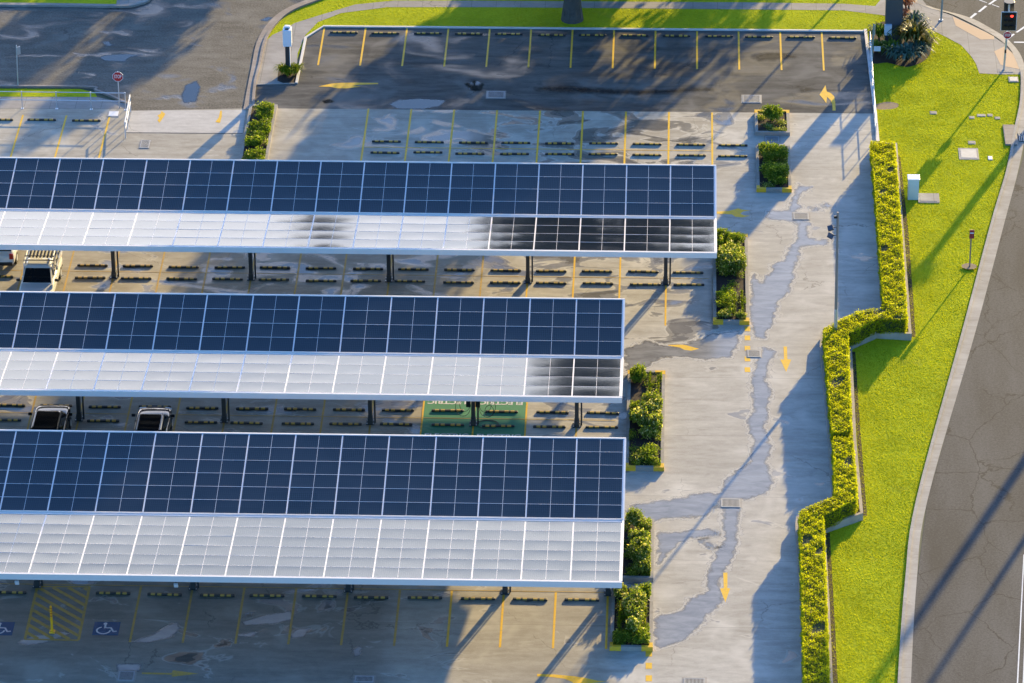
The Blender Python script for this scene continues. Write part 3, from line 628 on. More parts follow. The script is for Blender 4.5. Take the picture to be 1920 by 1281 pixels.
def canopy(label, Yv, zv, far, front, xr, xl, pitch, nrow, posts, sag, clampx):
    """butterfly roof: two slopes of panels draining to a valley gutter over one row of posts"""
    root = thing('solar_canopy', label, 'solar canopy', (0, 0, 0), 0, 'solar carport canopies in three rows')
    ncol = int((xr-xl)/pitch)+1; Lx = pitch-.05; items = []
    xl = xr-ncol*pitch
    for sl, (Ye, ze) in (('far', far), ('front', front)):
        d = Vector((0, Ye-Yv, ze-zv)); L = d.length; d.normalize(); gut_w = .17
        step = (L-gut_w-.03)/nrow; Ly = step-.008
        meshes = [module_mesh('solar_panel', Lx, Ly, 100+k, sag) for k in range(6)]
        nrm = Vector((0, -d.z, d.y)) if d.y > 0 else Vector((0, d.z, -d.y))
        rot = Matrix(((1, 0, 0), (0, abs(d.y), -nrm.y*-1 if False else nrm.y), (0, d.z*(1 if d.y > 0 else -1), nrm.z)))
        rot = Matrix((Vector((1, 0, 0)), nrm.cross(Vector((1, 0, 0))), nrm)).transposed()
        for r in range(nrow):
            c = Vector((0, Yv, zv))+d*(gut_w+step*(r+.5))
            for k in range(ncol):
                x = xr-pitch*(k+.5)-.02
                items.append((sl, r, k, Vector((x, c.y, c.z)), rot, meshes[rnd.randrange(6)]))
    # the hundred panels that show largest stay single parts; the rest of the grid is one part
    items.sort(key=lambda t: (0 if t[0] == 'far' else 1, -t[3].y if False else t[2]))
    rest = MB()
    for n, (sl, r, k, c, rot, me) in enumerate(items):
        mw = Matrix.Translation(c) @ rot.to_4x4() @ Matrix.Rotation(rnd.gauss(0, .0016), 4, 'X') @ Matrix.Rotation(rnd.gauss(0, .0012), 4, 'Y')
        if n < 100:
            o = bpy.data.objects.new('solar_panel', me); C.objects.link(o); o.parent = root; o.matrix_local = mw
        else:
            o0 = len(rest.v); rest.v += [tuple(mw @ v.co) for v in me.vertices]
            for p in me.polygons: rest.f.append(tuple(i+o0 for i in p.vertices)); rest.m.append(p.material_index)
    if rest.v:
        rest.mats = [M_glassp, M_alu]; o = rest.build('solar_panels', root); o['kind'] = 'stuff'
        o.data.polygons.foreach_set('use_smooth', [m == 0 for m in rest.m])
    # frame: battens under the column joints, edge trims, gutters
    for (Ye, ze) in (far, front):
        for k in range(ncol+1):
            fr = MB(); x = xr-pitch*k-.02; a = Vector((x, Yv+(Ye-Yv)*.035, zv+(ze-zv)*.035-.02)); b = Vector((x, Ye, ze-.02)); m_ = (a+b)/2
            ang = math.atan2(b.z-a.z, b.y-a.y)
            fr.box(m_, (.055, (b-a).length, .04), M_alu, rx=ang); fr.build('panel_rail', root)
    xm, xw = (xr+xl)/2, xr-xl
    gt = MB(); gt.box((xm, Yv, zv-.05), (xw+.1, .30, .06), M_fascia); gt.box((xm, Yv+.14, zv+.005), (xw+.1, .02, .06), M_fascia); gt.box((xm, Yv-.14, zv+.005), (xw+.1, .02, .06), M_fascia)
    gt.build('valley_gutter', root)
    fa = MB(); fa.box((xm, front[0]-.06, front[1]-.15), (xw+.16, .12, .31), M_fascia); fa.build('front_fascia', root)
    fb = MB(); fb.box((xm, far[0]+.05, far[1]-.13), (xw+.16, .1, .30), M_fascia); fb.build('rear_fascia', root)
    for (Ye, ze) in (far, front):
        e = MB(); a = Vector((xr+.045, Yv, zv-.06)); b = Vector((xr+.045, Ye, ze-.06)); ang = math.atan2(b.z-a.z, b.y-a.y)
        e.box((a+b)/2, (.09, (b-a).length-.02, .15), M_whitesteel, rx=ang); e.build('end_trim', root)
    pu = MB()
    for (Ye, ze) in (far, front):
        for f in (.3, .62, .93):
            pu.box((xm, Yv+(Ye-Yv)*f, zv+(ze-zv)*f-.14), (xw, .09, .13), M_dark)
    pu.build('purlins', root)
    for x in posts:
        po = MB(); po.box((x, Yv+.1, (zv-.35)/2+.02), (.2, .26, zv-.35), M_dark); po.box((x, Yv+.1, .02), (.42, .46, .04), M_dark); po.box((x, Yv+.1, .2), (.26, .32, .32), M_dark)
        for sx in (-1, 1):
            for sy in (-1, 1): po.tube((x+sx*.16, Yv+.1+sy*.18, .03), (x+sx*.16, Yv+.1+sy*.18, .08), .02, None, M_steel, 6)
        p = po.build('post', root)
        dp = MB(); dp.tube((x+.24, Yv+.1, .02), (x+.24, Yv+.1, zv-.1), .045, None, M_dark, 8); dp.build('downpipe', root)
        ar = MB()
        for (Ye, ze) in (far, front):
            a = Vector((x, Yv+.1, zv-.42)); b = Vector((x, Yv+(Ye-Yv)*.95, zv+(ze-zv)*.95-.30)); ang = math.atan2(b.z-a.z, b.y-a.y)
            ar.box((a+b)/2, (.14, (b-a).length, .2), M_dark, rx=ang)
        ar.build('rafter', root)
    return root
can1 = canopy('farthest solar canopy, longest roof, dark tree reflections at its right end', 20.30, 4.05, (25.24, 4.73), (15.28, 4.62), 2.46, -41, 2.386, 4, [-37.6, -30.07, -22.61, -15.12, -7.59, -.14], .0055, None)
can2 = canopy('middle solar canopy above two dark cars and green electric bays', 4.66, 4.05, (9.57, 4.77), (-.37, 4.61), -2.30, -39, 2.386, 4, [-37.6, -30.12, -22.65, -15.15, -9.87, -4.58], .0055, None)
can3 = canopy('nearest solar canopy, widest roof with six panel rows each side', -11.62, 4.15, (-5.06, 4.89), (-18.24, 4.86), -2.04, -37, 2.288, 6, [-37.7, -30.23, -22.68, -15.2, -7.64, -2.69], .0045, None)
# small lamps hanging under the canopies
def canopy_lamp(px, py, z, label):
    p = G(px, py, z); t = thing('canopy_lamp', label, 'lamp', (p.x, p.y, z), 0, 'white floodlights under the nearest canopy'); t['_o'] = (0, 0, 0)
    m = MB(); m.tube((0, 0, .12), (0, 0, .75), .03, None, M_dark, 8); m.build('hanger', t)
    m = MB(); m.box((0, -.03, 0), (.2, .1, .26), M_whitep, rx=.5); m.build('housing', t, bevel=.02)
canopy_lamp(32, 1092, 3.2, 'small white floodlight hanging above the accessible bay by the hatched zone')
canopy_lamp(330, 1097, 3.2, 'small white floodlight hanging beside the second post of nearest canopy')
# electric vehicle charger with cables on its post
p = (-9.87, 4.4, 0)
t = thing('vehicle_charger', 'black electric vehicle charger with looped cables on the green bay post', 'charger', p); t['_o'] = (0, 0, 0)
for s_ in (-1, 1):
    m = MB(); m.box((s_*.24, .25, 1.35), (.24, .2, .5), M_black); m.build('charger_box', t, bevel=.03)
for k, (s_, rr, zc) in enumerate([(-1, .34, 1.25), (-1, .5, 1.1), (1, .4, 1.2), (1, .56, 1.05), (1, .3, .8)]):
    cu = MB(); prev = None
    for a in np.linspace(0, 2*math.pi, 25):
        q = (s_*(.42+.1*k)+rr*.75*math.cos(a), .12+.06*k, zc+rr*1.05*math.sin(a))
        if prev: cu.tube(prev, q, .013, None, M_black, 6, False)
        prev = q
    cu.build('charging_cable', t)
gcab = MB(); prev = None
for a in np.linspace(0, 2*math.pi*1.4, 30):
    q = (.75+.5*math.cos(a)*(1+.1*a/6), .3+.42*math.sin(a)*(1+.1*a/6), .04+.01*math.sin(3*a))
    if prev: gcab.tube(prev, q, .013, None, M_black, 6, False)
    prev = q
gcab.build('charging_cable', t)
# ------------------------------------------------------------------ cars
def loft(mb, sections, m, close=True):
    n = len(sections[0]); vs = [p for s_ in sections for p in s_]; fs = []
    for k in range(len(sections)-1): fs += [(k*n+i, k*n+(i+1) % n, (k+1)*n+(i+1) % n, (k+1)*n+i) for i in range(n)]
    if close: fs += [tuple(range(n-1, -1, -1)), tuple(range((len(sections)-1)*n, len(sections)*n))]
    return mb.add(vs, fs, m)
def body_sec(y, hw, zb, zt, crown=.02):
    h = [(.90, zb), (1.0, zb+.16), (1.0, zt-.22), (.965, zt-.09), (.88, zt-.015), (.5, zt+crown*.8)]
    return [(x*hw, y, z) for x, z in h]+[(-x*hw, y, z) for x, z in h[::-1]]
def car(name, label, loc, rz, paint, L, Wd, belt, roof, st, cab, rack=False, tray=None, glassroof=False):
    """st: stations (y, halfwidth factor, ztop); cab: (yfb, yft, yrt, yrb) windscreen base/top, rear top/base; y forward"""
    t = thing(name, label, 'car' if name != 'utility_truck' else 'pickup truck', loc, rz); t['_o'] = (0, 0, 0); hw = Wd/2
    b = MB(); loft(b, [body_sec(y, hw*f, .26, z) for y, f, z in st], paint); o = b.build('body', t, smooth=True)
    sm = o.modifiers.new('s', 'SUBSURF'); sm.levels = sm.render_levels = 2
    yfb, yft, yrt, yrb = cab; wb, wt = hw*.90, hw*.70
    zs = belt-.06; c = MB()
    def ring(z, w_, yf, yr, k=.16): return [(w_, yf-k, z), (w_*.93, yf, z), (-w_*.93, yf, z), (-w_, yf-k, z), (-w_, yr+k, z), (-w_*.93, yr, z), (w_*.93, yr, z), (w_, yr+k, z)]
    loft(c, [ring(zs, wb, yfb, yrb, .2), ring(roof-.1, wt*1.07, yft+.04, yrt-.05), ring(roof-.02, wt, yft-.06, yrt+.06), ring(roof+.015, wt*.86, yft-.2, yrt+.2)], paint)
    c.build('cabin', t, smooth=False, bevel=.03)
    def quad(nm, pts, m=M_cglass, push=.012):
        a, bb, cc, d = [Vector(p) for p in pts]; n = (bb-a).cross(d-a).normalized(); 
        ctr = (a+bb+cc+d)/4
        if n.dot(ctr-Vector((0, (yft+yrt)/2, belt))) < 0: n = -n
        MB().add([v+n*push for v in (a, bb, cc, d)]+[v-n*.03 for v in (a, bb, cc, d)], [(0, 1, 2, 3), (0, 4, 5, 1), (1, 5, 6, 2), (2, 6, 7, 3), (3, 7, 4, 0)], m).build(nm, t)
    def lerp(a, b, f): return tuple(x+(y-x)*f for x, y in zip(a, b))
    zt = roof-.1; wtt = wt*1.07
    F0, F1 = (wb*.93, yfb, zs), (wtt*.93, yft+.04, zt); B0, B1 = (wb*.93, yrb, zs), (wtt*.93, yrt-.05, zt)
    mir = lambda p: (-p[0], p[1], p[2])
    quad('windscreen', [lerp(F0, F1, .10), lerp(F0, F1, .97), mir(lerp(F0, F1, .97)), mir(lerp(F0, F1, .10))])
    quad('rear_window', [lerp(B0, B1, .2), lerp(B0, B1, .93), mir(lerp(B0, B1, .93)), mir(lerp(B0, B1, .2))])
    for s_ in (1, -1):
        a0, a1 = (s_*wb, yfb-.2, zs), (s_*wtt, yft-.12, zt); b0, b1 = (s_*wb, yrb+.2, zs), (s_*wtt, yrt+.11, zt)
        lo0, lo1 = lerp(a0, b0, .06), lerp(a0, b0, .94); hi0, hi1 = lerp(a1, b1, .06), lerp(a1, b1, .94)
        for f0, f1 in ((.03, .47), (.53, .96)):
            q = [lerp(lerp(lo0, lo1, f0), lerp(hi0, hi1, f0), .22), lerp(lerp(lo0, lo1, f1), lerp(hi0, hi1, f1), .22), lerp(lerp(lo0, lo1, f1), lerp(hi0, hi1, f1), .9), lerp(lerp(lo0, lo1, f0), lerp(hi0, hi1, f0), .9)]
            quad('side_window', q)
        m = MB(); m.box((s_*(hw+.1), yfb-.28, belt+.06), (.2, .1, .15), paint if paint != P_white else M_black); m.build('mirror', t, bevel=.03)
        m = MB(); m.box((s_*hw*.72, L/2-.10, .72), (.36, .14, .13), M_lamp_w, rz=-s_*.25); m.build('headlight', t, bevel=.02)
        m = MB(); m.box((s_*hw*.82, -L/2+.05, .86), (.22, .12, .3), M_lamp_r); m.build('taillight', t, bevel=.02)
        m = MB(); m.box((s_*(hw*1.0+.005), (yft+yrt)/2+.15, belt-.18), (.025, .16, .03), M_steel); m.build('door_handle', t)
        for yy in (L*.31, -L*.29):
            wv = MB(); wv.tube((s_*(hw-.2), yy, .33), (s_*(hw+.005), yy, .33), .33, None, M_rubber, 20); wo = wv.build('wheel', t)
            rv = MB(); rv.tube((s_*(hw-.1), yy, .33), (s_*(hw+.014), yy, .33), .2, .18, M_steel, 14); rv.build('rim', wo)
    m = MB(); m.box((0, L/2-.02, .42), (Wd*.86, .1, .2), M_black); m.build('bumper', t, bevel=.03)
    m = MB(); m.box((0, -L/2+.02, .42), (Wd*.86, .1, .2), M_black); m.build('bumper', t, bevel=.03)
    m = MB(); m.box((0, L/2+.0, .7), (.8, .06, .16), M_black); m.build('grille', t)
    if glassroof:
        m = MB(); m.box((0, (yft+yrt)/2-.05, roof+.022), (wt*1.62, (yft-yrt)*.82, .012), M_cglass); m.build('glass_roof', t)
        m = MB()
        for s_ in (1, -1): m.box((s_*wt*.92, (yft+yrt)/2, roof+.035), (.05, (yft-yrt)*.9, .04), M_alu)
        m.build('roof_rails', t)
    return t
# white tray-back utility facing the camera
w0 = G(69, 530, 1.12); yfb = 1.15
ute = car('utility_truck', 'white utility truck with ladder racks parked under the farthest canopy', (w0.x, w0.y+yfb, 0), math.pi, P_white, 5.3, 1.86, 1.1, 1.78,
    [(2.62, .80, .66), (2.56, .92, .88), (2.3, .97, .98), (1.3, 1.0, 1.09), (.3, 1.0, 1.1), (-.55, 1.0, 1.1), (-.75, 1.0, .98), (-2.5, 1.0, .98), (-2.62, .98, .9)], (1.2, .45, -.55, -.75))
m = MB()
for s_ in (1, -1): m.box((s_*.86, -1.66, 1.06), (.1, 1.9, .22), P_white)
m.box((0, -2.6, 1.06), (1.8, .08, .22), P_white); m.build('tray_side', ute)
m = MB(); m.box((0, -1.66, 1.0), (1.6, 1.82, .05), M_rubber)
for k in range(8): m.tube((-.68+.195*k, -2.5, 1.12), (-.68+.195*k, -.85, 1.12), .095, None, M_rubber, 8)
m.build('ribbed_cover', ute)
m = MB()
for yy in (.15, -.35): m.tube((-.8, yy, 1.95), (.8, yy, 1.95), .026, None, M_black, 8)
m.build('roof_bar', ute)
m = MB()
for s_ in (1, -1):
    m.tube((s_*.74, .5, 1.92), (s_*.74, -2.4, 1.92), .035, None, M_whitesteel, 8)
    for yy in (.25, -.7, -1.6, -2.4): m.tube((s_*.74, yy, 1.92), (s_*.84, yy, 1.1), .03, None, M_whitesteel, 8)
    m.tube((s_*.82, -.7, 1.2), (s_*.74, .1, 1.9), .025, None, M_whitesteel, 8)
m.build('ladder_rack', ute)
p = G(91, 768, 1.72); yft = .35
car('parked_car', 'black four wheel drive under the middle canopy, left of the dark grey hatchback', (p.x, p.y-yft, 0), 0, P_black, 4.7, 1.86, 1.12, 1.72,
    [(2.33, .78, .66), (2.28, .92, .92), (1.95, .98, 1.05), (1.1, 1.0, 1.12), (-.2, 1.0, 1.13), (-1.9, 1.0, 1.12), (-2.26, .96, 1.0), (-2.34, .9, .8)], (1.1, yft, -1.75, -2.15))
p = G(284, 774, 1.50); yft = .3
car('parked_car', 'dark grey hatchback with dark glass roof under the middle canopy, right of the black car', (p.x, p.y-yft, 0), 0, P_charc, 4.35, 1.80, .96, 1.48,
    [(2.15, .78, .6), (2.1, .92, .8), (1.8, .98, .9), (1.0, 1.0, .97), (-.2, 1.0, .98), (-1.7, 1.0, .98), (-2.08, .96, .9), (-2.16, .9, .7)], (1.15, yft, -1.55, -2.0), glassroof=True)
p = G(-2, 498, .3)
car('parked_car', 'white car cut off by the left picture edge, beside the white utility truck', (p.x-.05, p.y+2.25, 0), 0, P_white, 4.6, 1.84, 1.02, 1.62,
    [(2.28, .78, .62), (2.22, .92, .85), (1.9, .98, .97), (1.1, 1.0, 1.03), (-.2, 1.0, 1.04), (-1.9, 1.0, 1.03), (-2.2, .97, .95), (-2.29, .92, .8)], (1.1, .3, -1.55, -2.15))
# ------------------------------------------------------------------ planters
def rect_from(px4, z):
    P = PX(px4, z); x0 = (P[0][0]+P[3][0])/2; x1 = (P[1][0]+P[2][0])/2; y1 = (P[0][1]+P[1][1])/2; y0 = (P[2][1]+P[3][1])/2
    return x0, x1, y0, y1
def planter(label, px4, yel=()):
    z = .24; x0, x1, y0, y1 = rect_from(px4, z); wd = .17
    t = thing('planter', label, 'planter', ((x0+x1)/2, (y0+y1)/2, 0), 0, 'kerbed planters along the driveway'); t['_o'] = t.location[:]
    k = MB(); k.box(((x0+x1)/2, y1-wd/2, z/2), (x1-x0, wd, z), M_kerb); k.box(((x0+x1)/2, y0+wd/2, z/2), (x1-x0, wd, z), M_kerb)
    for xx in (x0+wd/2, x1-wd/2): k.box((xx, (y0+y1)/2, z/2), (wd, y1-y0-2*wd-.004, z), M_kerb)
    k.build('kerb', t)
    s_ = MB(); s_.box(((x0+x1)/2, (y0+y1)/2, z/2-.03), (x1-x0-2*wd, y1-y0-2*wd, z-.06), M_soil); s_.build('soil', t)
    for c in yel:
        yy, sy = (y1, -1) if 'n' in c else (y0, 1); xx, sx = (x0, 1) if 'w' in c else (x1, -1)
        m = MB(); m.box((xx+sx*.26-sx*.004, yy+sy*(wd/2)-sy*.002, z/2+.004), (.54, wd+.008, z), M_yellow); m.box((xx+sx*(wd/2)-sx*.002, yy+sy*(wd+.12), z/2+.004), (wd+.008, .24, z), M_yellow); m.build('yellow_corner', t)
    return x0+wd, x1-wd, y0+wd, y1-wd
PL = {}
PL[1] = planter('small square planter with one bushy plant, by the asphalt edge', [(1416, 206), (1480, 206), (1481, 248), (1415, 248)], ('nw', 'ne'))
PL[2] = planter('short planter of bright green shrubs with yellow near corners', [(1418, 271), (1480, 271), (1485, 354), (1418, 354)], ('sw', 'se'))
PL[3] = planter('long planter with cream flowering shrub beside the farthest canopy end', [(1339, 438), (1402, 438), (1404.5, 602), (1335, 602)], ('sw', 'se', 'ne'))
PL[4] = planter('long planter beside the middle canopy with yellow paint on four corners', [(1177, 694.5), (1247.5, 694.5), (1244.5, 876), (1172.5, 876)], ('sw', 'se', 'nw', 'ne'))
PL[5] = planter('unpainted planter against the nearest canopy end', [(1154, 972), (1227, 972), (1225, 1083), (1152, 1083)])
PL[6] = planter('planter with yellow corners below the nearest canopy corner', [(1147, 1100), (1226, 1100), (1223, 1213), (1143.5, 1213)], ('sw', 'se'))
PL[0] = planter('long narrow planter of low shrubs beside the pale ramp', [(470, 195.5), (524, 196), (489, 345), (437, 345)])
def skew_fix():
    pass
def shrub(label, x, y, r, h, mat, n, size, seed, z0=.18, cat='shrub', name='shrub', group=None):
    h *= .74; t = thing(name, label, cat, (x, y, z0), 0, group); t['_o'] = (0, 0, 0)
    s_ = MB(); g = random.Random(seed)
    for k in range(6):
        a = g.uniform(0, 6.28); s_.tube((0, 0, 0), (r[0]*.5*math.cos(a), r[1]*.5*math.sin(a), h*.65), .02, .008, M_bark, 5)
    s_.build('stems', t)
    nb = max(5, int(5+8*r[0]*r[1])); pts = []
    gg = np.random.default_rng(seed)
    for k in range(nb):
        a = gg.uniform(0, 6.28); q = gg.uniform(0, .72); c = (r[0]*q*math.cos(a), r[1]*q*math.sin(a), h*gg.uniform(.38, .72)); rr = gg.uniform(.32, .5)
        pts.append(blob(int(n*1.9)//nb, c, (min(r)*rr+.16, min(r)*rr+.16, h*.4), .4, .3, seed*10+k))
    pts = np.concatenate(pts); pts[:, 2] = np.maximum(pts[:, 2], .03)
    for B in PL.values():                                  # clipped back to the kerbs
        if B[0]-.3 < x < B[1]+.3 and B[2]-.3 < y < B[3]+.3:
            e_ = .05; pts = pts[(pts[:, 0]+x > B[0]-e_) & (pts[:, 0]+x < B[1]+e_) & (pts[:, 1]+y > B[2]-e_) & (pts[:, 1]+y < B[3]+e_)]
    leaves('foliage', pts, size*1.12, mat, t, up=(0, 0, .35), flat=.6); return t
def cover(region, n, size, mat, h, seed, name='ground_cover', excl=None):
    n = int(n*4.5); h *= 1.9; size *= 1.25; g = np.random.default_rng(seed); x0, x1, y0, y1 = region
    m = max(3, int((x1-x0)*(y1-y0)*1.6)); cx = g.uniform(x0, x1, m); cy = g.uniform(y0, y1, m)
    k = g.integers(0, m, n); X = np.clip(cx[k]+g.normal(0, .16, n), x0, x1); Y = np.clip(cy[k]+g.normal(0, .16, n), y0, y1); Z = .2+np.abs(g.normal(0, h, n))
    o = leaves(name, np.stack([X, Y, Z], 1), size, mat, flat=.6, up=(0, 0, .4)); return struct(o, 'stuff')
def strap_row(x, y0, y1, label, seed, step=.28, L=.34):
    pts = [(0, yy-(y0+y1)/2, 0) for yy in np.arange(y0, y1, step)]
    t = thing('strap_leaf_row', label, 'plant', (x, (y0+y1)/2, .18)); t['_o'] = (0, 0, 0)
    strap(16, pts, L, .045, L_yell, 'strap_leaves', t, (0, 0, 0), seed, .7); return t
x0, x1, y0, y1 = PL[1]
shrub('bushy green plant standing alone in the small square planter', (x0+x1)/2-.05, (y0+y1)/2+.2, (.5, .75), 1.15, L_green, 1500, .12, 3)
cover(PL[1], 350, .07, L_shrub, .05, 5)
x0, x1, y0, y1 = PL[2]
shrub('bright green shrub at the far end of the short planter', (x0+x1)/2, y1-1.3, (.8, 1.2), .95, L_green, 2600, .12, 4)
shrub('bright green shrub at the yellow cornered end of the short planter', (x0+x1)/2+.05, y0+1.35, (.8, 1.3), .9, L_green, 2600, .12, 6)
cover(PL[2], 700, .07, L_shrub, .05, 7)
x0, x1, y0, y1 = PL[3]
shrub('large cream flowering shrub filling the middle of the long planter', (x0+x1)/2+.15, (y0+y1)/2+.9, (.85, 2.2), 1.25, L_shrub, 5200, .13, 8)
shrub('dark green shrub in canopy shade at the far end of the long planter', (x0+x1)/2-.4, y1-1.0, (.5, .9), .9, L_green, 1500, .12, 9)
shrub('dark green shrub in canopy shade at the right far corner of the long planter', x1-.35, y1-.9, (.4, .8), .7, L_green, 1200, .1, 90)
shrub('low dense dark shrub at the near left of the long planter', x0+.55, y0+1.9, (.5, 1.9), .55, L_green, 2200, .09, 10)
shrub('small grey green bush on the near left corner of the long planter', x0+.4, y0+.45, (.38, .4), .5, L_shrub, 700, .08, 11)
shrub('small bush on the near right corner of the long planter', x1-.25, y0+.35, (.28, .3), .4, L_shrub, 400, .08, 12)
strap_row(x1-.2, y0+.8, y0+3.2, 'outer row of yellow green strap leaves in the long planter', 1)
strap_row(x1-.65, y0+.6, y0+2.2, 'inner row of yellow green strap leaves in the long planter', 2)
x0, x1, y0, y1 = PL[4]
shrub('large leafy light green shrub across the middle of the middle canopy planter', (x0+x1)/2+.2, (y0+y1)/2-.2, (.75, 2.3), 1.15, L_shrub, 5000, .15, 13)
shrub('dark leafy shrub at the far left corner of the middle canopy planter', x0+.4, y1-.7, (.45, 1.0), .8, L_green, 1500, .1, 14)
shrub('low bush at the near right corner of the middle canopy planter', x1-.45, y0+.9, (.45, 1.0), .6, L_green, 1300, .09, 15)
shrub('low bush at the near left corner of the middle canopy planter', x0+.4, y0+.6, (.4, .6), .5, L_shrub, 800, .08, 16)
shrub('dark shrub along the left kerb of the middle canopy planter', x0+.35, (y0+y1)/2+.2, (.35, 1.7), .7, L_green, 1700, .1, 17)
strap_row(x1-.18, y0+3.2, y1-.5, 'row of strap leaves along the right kerb of the middle canopy planter', 3)
strap_row(x1-.62, y1-2.2, y1-.2, 'short inner row of strap leaves in the middle canopy planter', 4)
x0, x1, y0, y1 = PL[5]
shrub('cream tipped flowering shrub spine of the unpainted planter', (x0+x1)/2+.25, (y0+y1)/2-.3, (.5, 2.1), 1.15, L_shrub, 3600, .13, 18)
shrub('rounded bush at the far left of the unpainted planter', (x0+x1)/2+.1, y1-.5, (.5, .55), 1.05, L_shrub, 1200, .11, 19)
shrub('rounded bush at the far right corner of the unpainted planter', x1-.2, y1-.75, (.45, .6), .8, L_shrub, 1200, .1, 20)
shrub('rounded bush at the near right corner of the unpainted planter', x1-.35, y0+.55, (.5, .6), .75, L_shrub, 1200, .1, 21)
strap_row(x1-.28, y0+1.2, y1-1.4, 'row of strap leaves in the unpainted planter', 5)
x0, x1, y0, y1 = PL[6]
shrub('cream tipped flowering shrub spine of the planter below the nearest canopy', (x0+x1)/2+.15, (y0+y1)/2, (.5, 2.2), 1.25, L_shrub, 3800, .13, 22)
shrub('bush at the far right corner of the planter below the nearest canopy', x1-.2, y1-.5, (.45, .7), .8, L_green, 1300, .1, 23)
shrub('bush at the far left corner of the planter below the nearest canopy', x0+.2, y1-.55, (.4, .6), .85, L_shrub, 1200, .1, 24)
shrub('bush at the near left corner of the planter below the nearest canopy', x0+.35, y0+.4, (.5, .5), .6, L_green, 1200, .1, 25)
shrub('bush at the near right corner of the planter below the nearest canopy', x1-.35, y0+.4, (.5, .5), .6, L_green, 1200, .1, 26)
strap_row(x1-.2, y0+1.0, y1-1.1, 'right row of strap leaves in the planter below the nearest canopy', 6)
strap_row(x0+.25, y0+1.2, y1-1.2, 'left row of strap leaves in the planter below the nearest canopy', 7)
for k in (3, 4, 5, 6): cover(PL[k], 900, .07, L_green, .06, 30+k)
x0, x1, y0, y1 = PL[0]
for k, lab in enumerate(('nearest', 'second', 'third', 'fourth', 'farthest')):
    shrub(f'low green shrub in the narrow ramp planter, {lab} from the canopy', (x0+x1)/2+.15, y0+(y1-y0)*(.1+.2*k), (.62, 1.1), .62, L_green, 2000, .11, 50+k, group='low shrubs in the ramp planter')
cover(PL[0], 900, .08, L_shrub, .08, 61)
# ------------------------------------------------------------------ hedges in their raised bed
RB = PX([(1634, 268), (1682, 268), (1709.5, 626), (1644, 622), (1597, 643), (1606, 830), (1618.5, 962), (1547, 987), (1556, 1140), (1570, 1480), (1507, 1480), (1500, 1130), (1491, 984), (1493, 968), (1553, 938), (1560, 928), (1551, 800), (1537, 648), (1539, 622), (1575, 597), (1652, 583), (1641, 400)], .42)
bed = thing('raised_bed', 'long zigzag raised bed with rendered retaining wall holding the hedges', 'retaining wall')
def offset(P, d):
    n = len(P); a = sum(P[i][0]*P[(i+1) % n][1]-P[(i+1) % n][0]*P[i][1] for i in range(n)); s_ = 1 if a > 0 else -1; Q = []
    for i in range(n):
        p, q, r = Vector(P[i-1]), Vector(P[i]), Vector(P[(i+1) % n]); t1 = (q-p).normalized(); t2 = (r-q).normalized()
        n1 = Vector((-t1.y, t1.x))*s_; n2 = Vector((-t2.y, t2.x))*s_; m = (n1+n2); l = m.length
        m = m/l if l > 1e-6 else n1; k = min(2.0, 1/max(.3, m.dot(n1))); Q.append(tuple(q+m*d*k))
    return Q
IN = offset(RB, .16); n = len(RB); wl = MB()
A = [(x, y, -.02) for x, y in RB]+[(x, y, .42) for x, y in RB]+[(x, y, .42) for x, y in IN]+[(x, y, .2) for x, y in IN]
fs = []
for i in range(n):
    j = (i+1) % n
    for k in range(3): fs.append((k*n+i, k*n+j, (k+1)*n+j, (k+1)*n+i))
wl.add(A, fs, M_wall); wl.build('retaining_wall', bed); MB().poly(IN, .34, M_soil).build('soil', bed)
def hedge(label, px, ztop, seed, dens=880):
    P = PX(px, ztop); zc = .36; cx = sum(p[0] for p in P)/len(P); cy = sum(p[1] for p in P)/len(P)
    t = thing('hedge', label, 'hedge', (cx, cy, zc), 0, 'clipped hedges in the raised bed'); t['_o'] = (cx, cy, 0.0)
    t.location.z = 0
    core = MB(); core.prism(offset(P, .12), zc-.02, ztop-.1, simple('hedge_inside', (.03, .045, .008), .9, 0, .4, 8)); core.build('branches', t)
    g = np.random.default_rng(seed); xs = [p[0] for p in P]; ys = [p[1] for p in P]
    area = (max(xs)-min(xs))*(max(ys)-min(ys)); N = int(area*dens)
    X = g.uniform(min(xs), max(xs), N); Y = g.uniform(min(ys), max(ys), N); k = inpoly(P, X, Y); X, Y = X[k], Y[k]
    lump = .05*np.sin(X*5.1+1)*np.sin(Y*4.3)+.04*np.sin(X*9.3)*np.sin(Y*11)
    hole = (np.sin(X*2.3+Y*1.7)+np.sin(Y*.83+1.3*seed)+np.sin(X*4.1-Y*2.9)) > 2.0
    Z = ztop-.04+lump+g.normal(0, .045, len(X))-hole*.16
    pts = [np.stack([X, Y, Z], 1)]; ups = [np.tile((0, 0, .45), (len(X), 1))]
    n = len(P); a = sum(P[i][0]*P[(i+1) % n][1]-P[(i+1) % n][0]*P[i][1] for i in range(n)); s_ = 1 if a > 0 else -1
    for i in range(n):
        p, q = np.array(P[i]), np.array(P[(i+1) % n]); l = np.linalg.norm(q-p); m = int(l*(ztop-zc)*dens*.85); tt = (q-p)/l; nn = np.array((tt[1], -tt[0]))*s_
        u = g.uniform(0, 1, m); zz_ = g.uniform(zc, ztop, m); dp = g.normal(-.05, .03, m)+.04*np.sin(u*l*5)+.03*np.sin(zz_*9+u*l*3)
        xy = p+(q-p)*u[:, None]+nn*dp[:, None]; pts.append(np.column_stack([xy, zz_])); ups.append(np.tile((nn[0]*.3, nn[1]*.3, .25), (m, 1)))
    leaves('foliage', np.concatenate(pts), .075, L_hedge, t, (cx, cy, 0), up=np.concatenate(ups), flat=.8, aspect=.55)
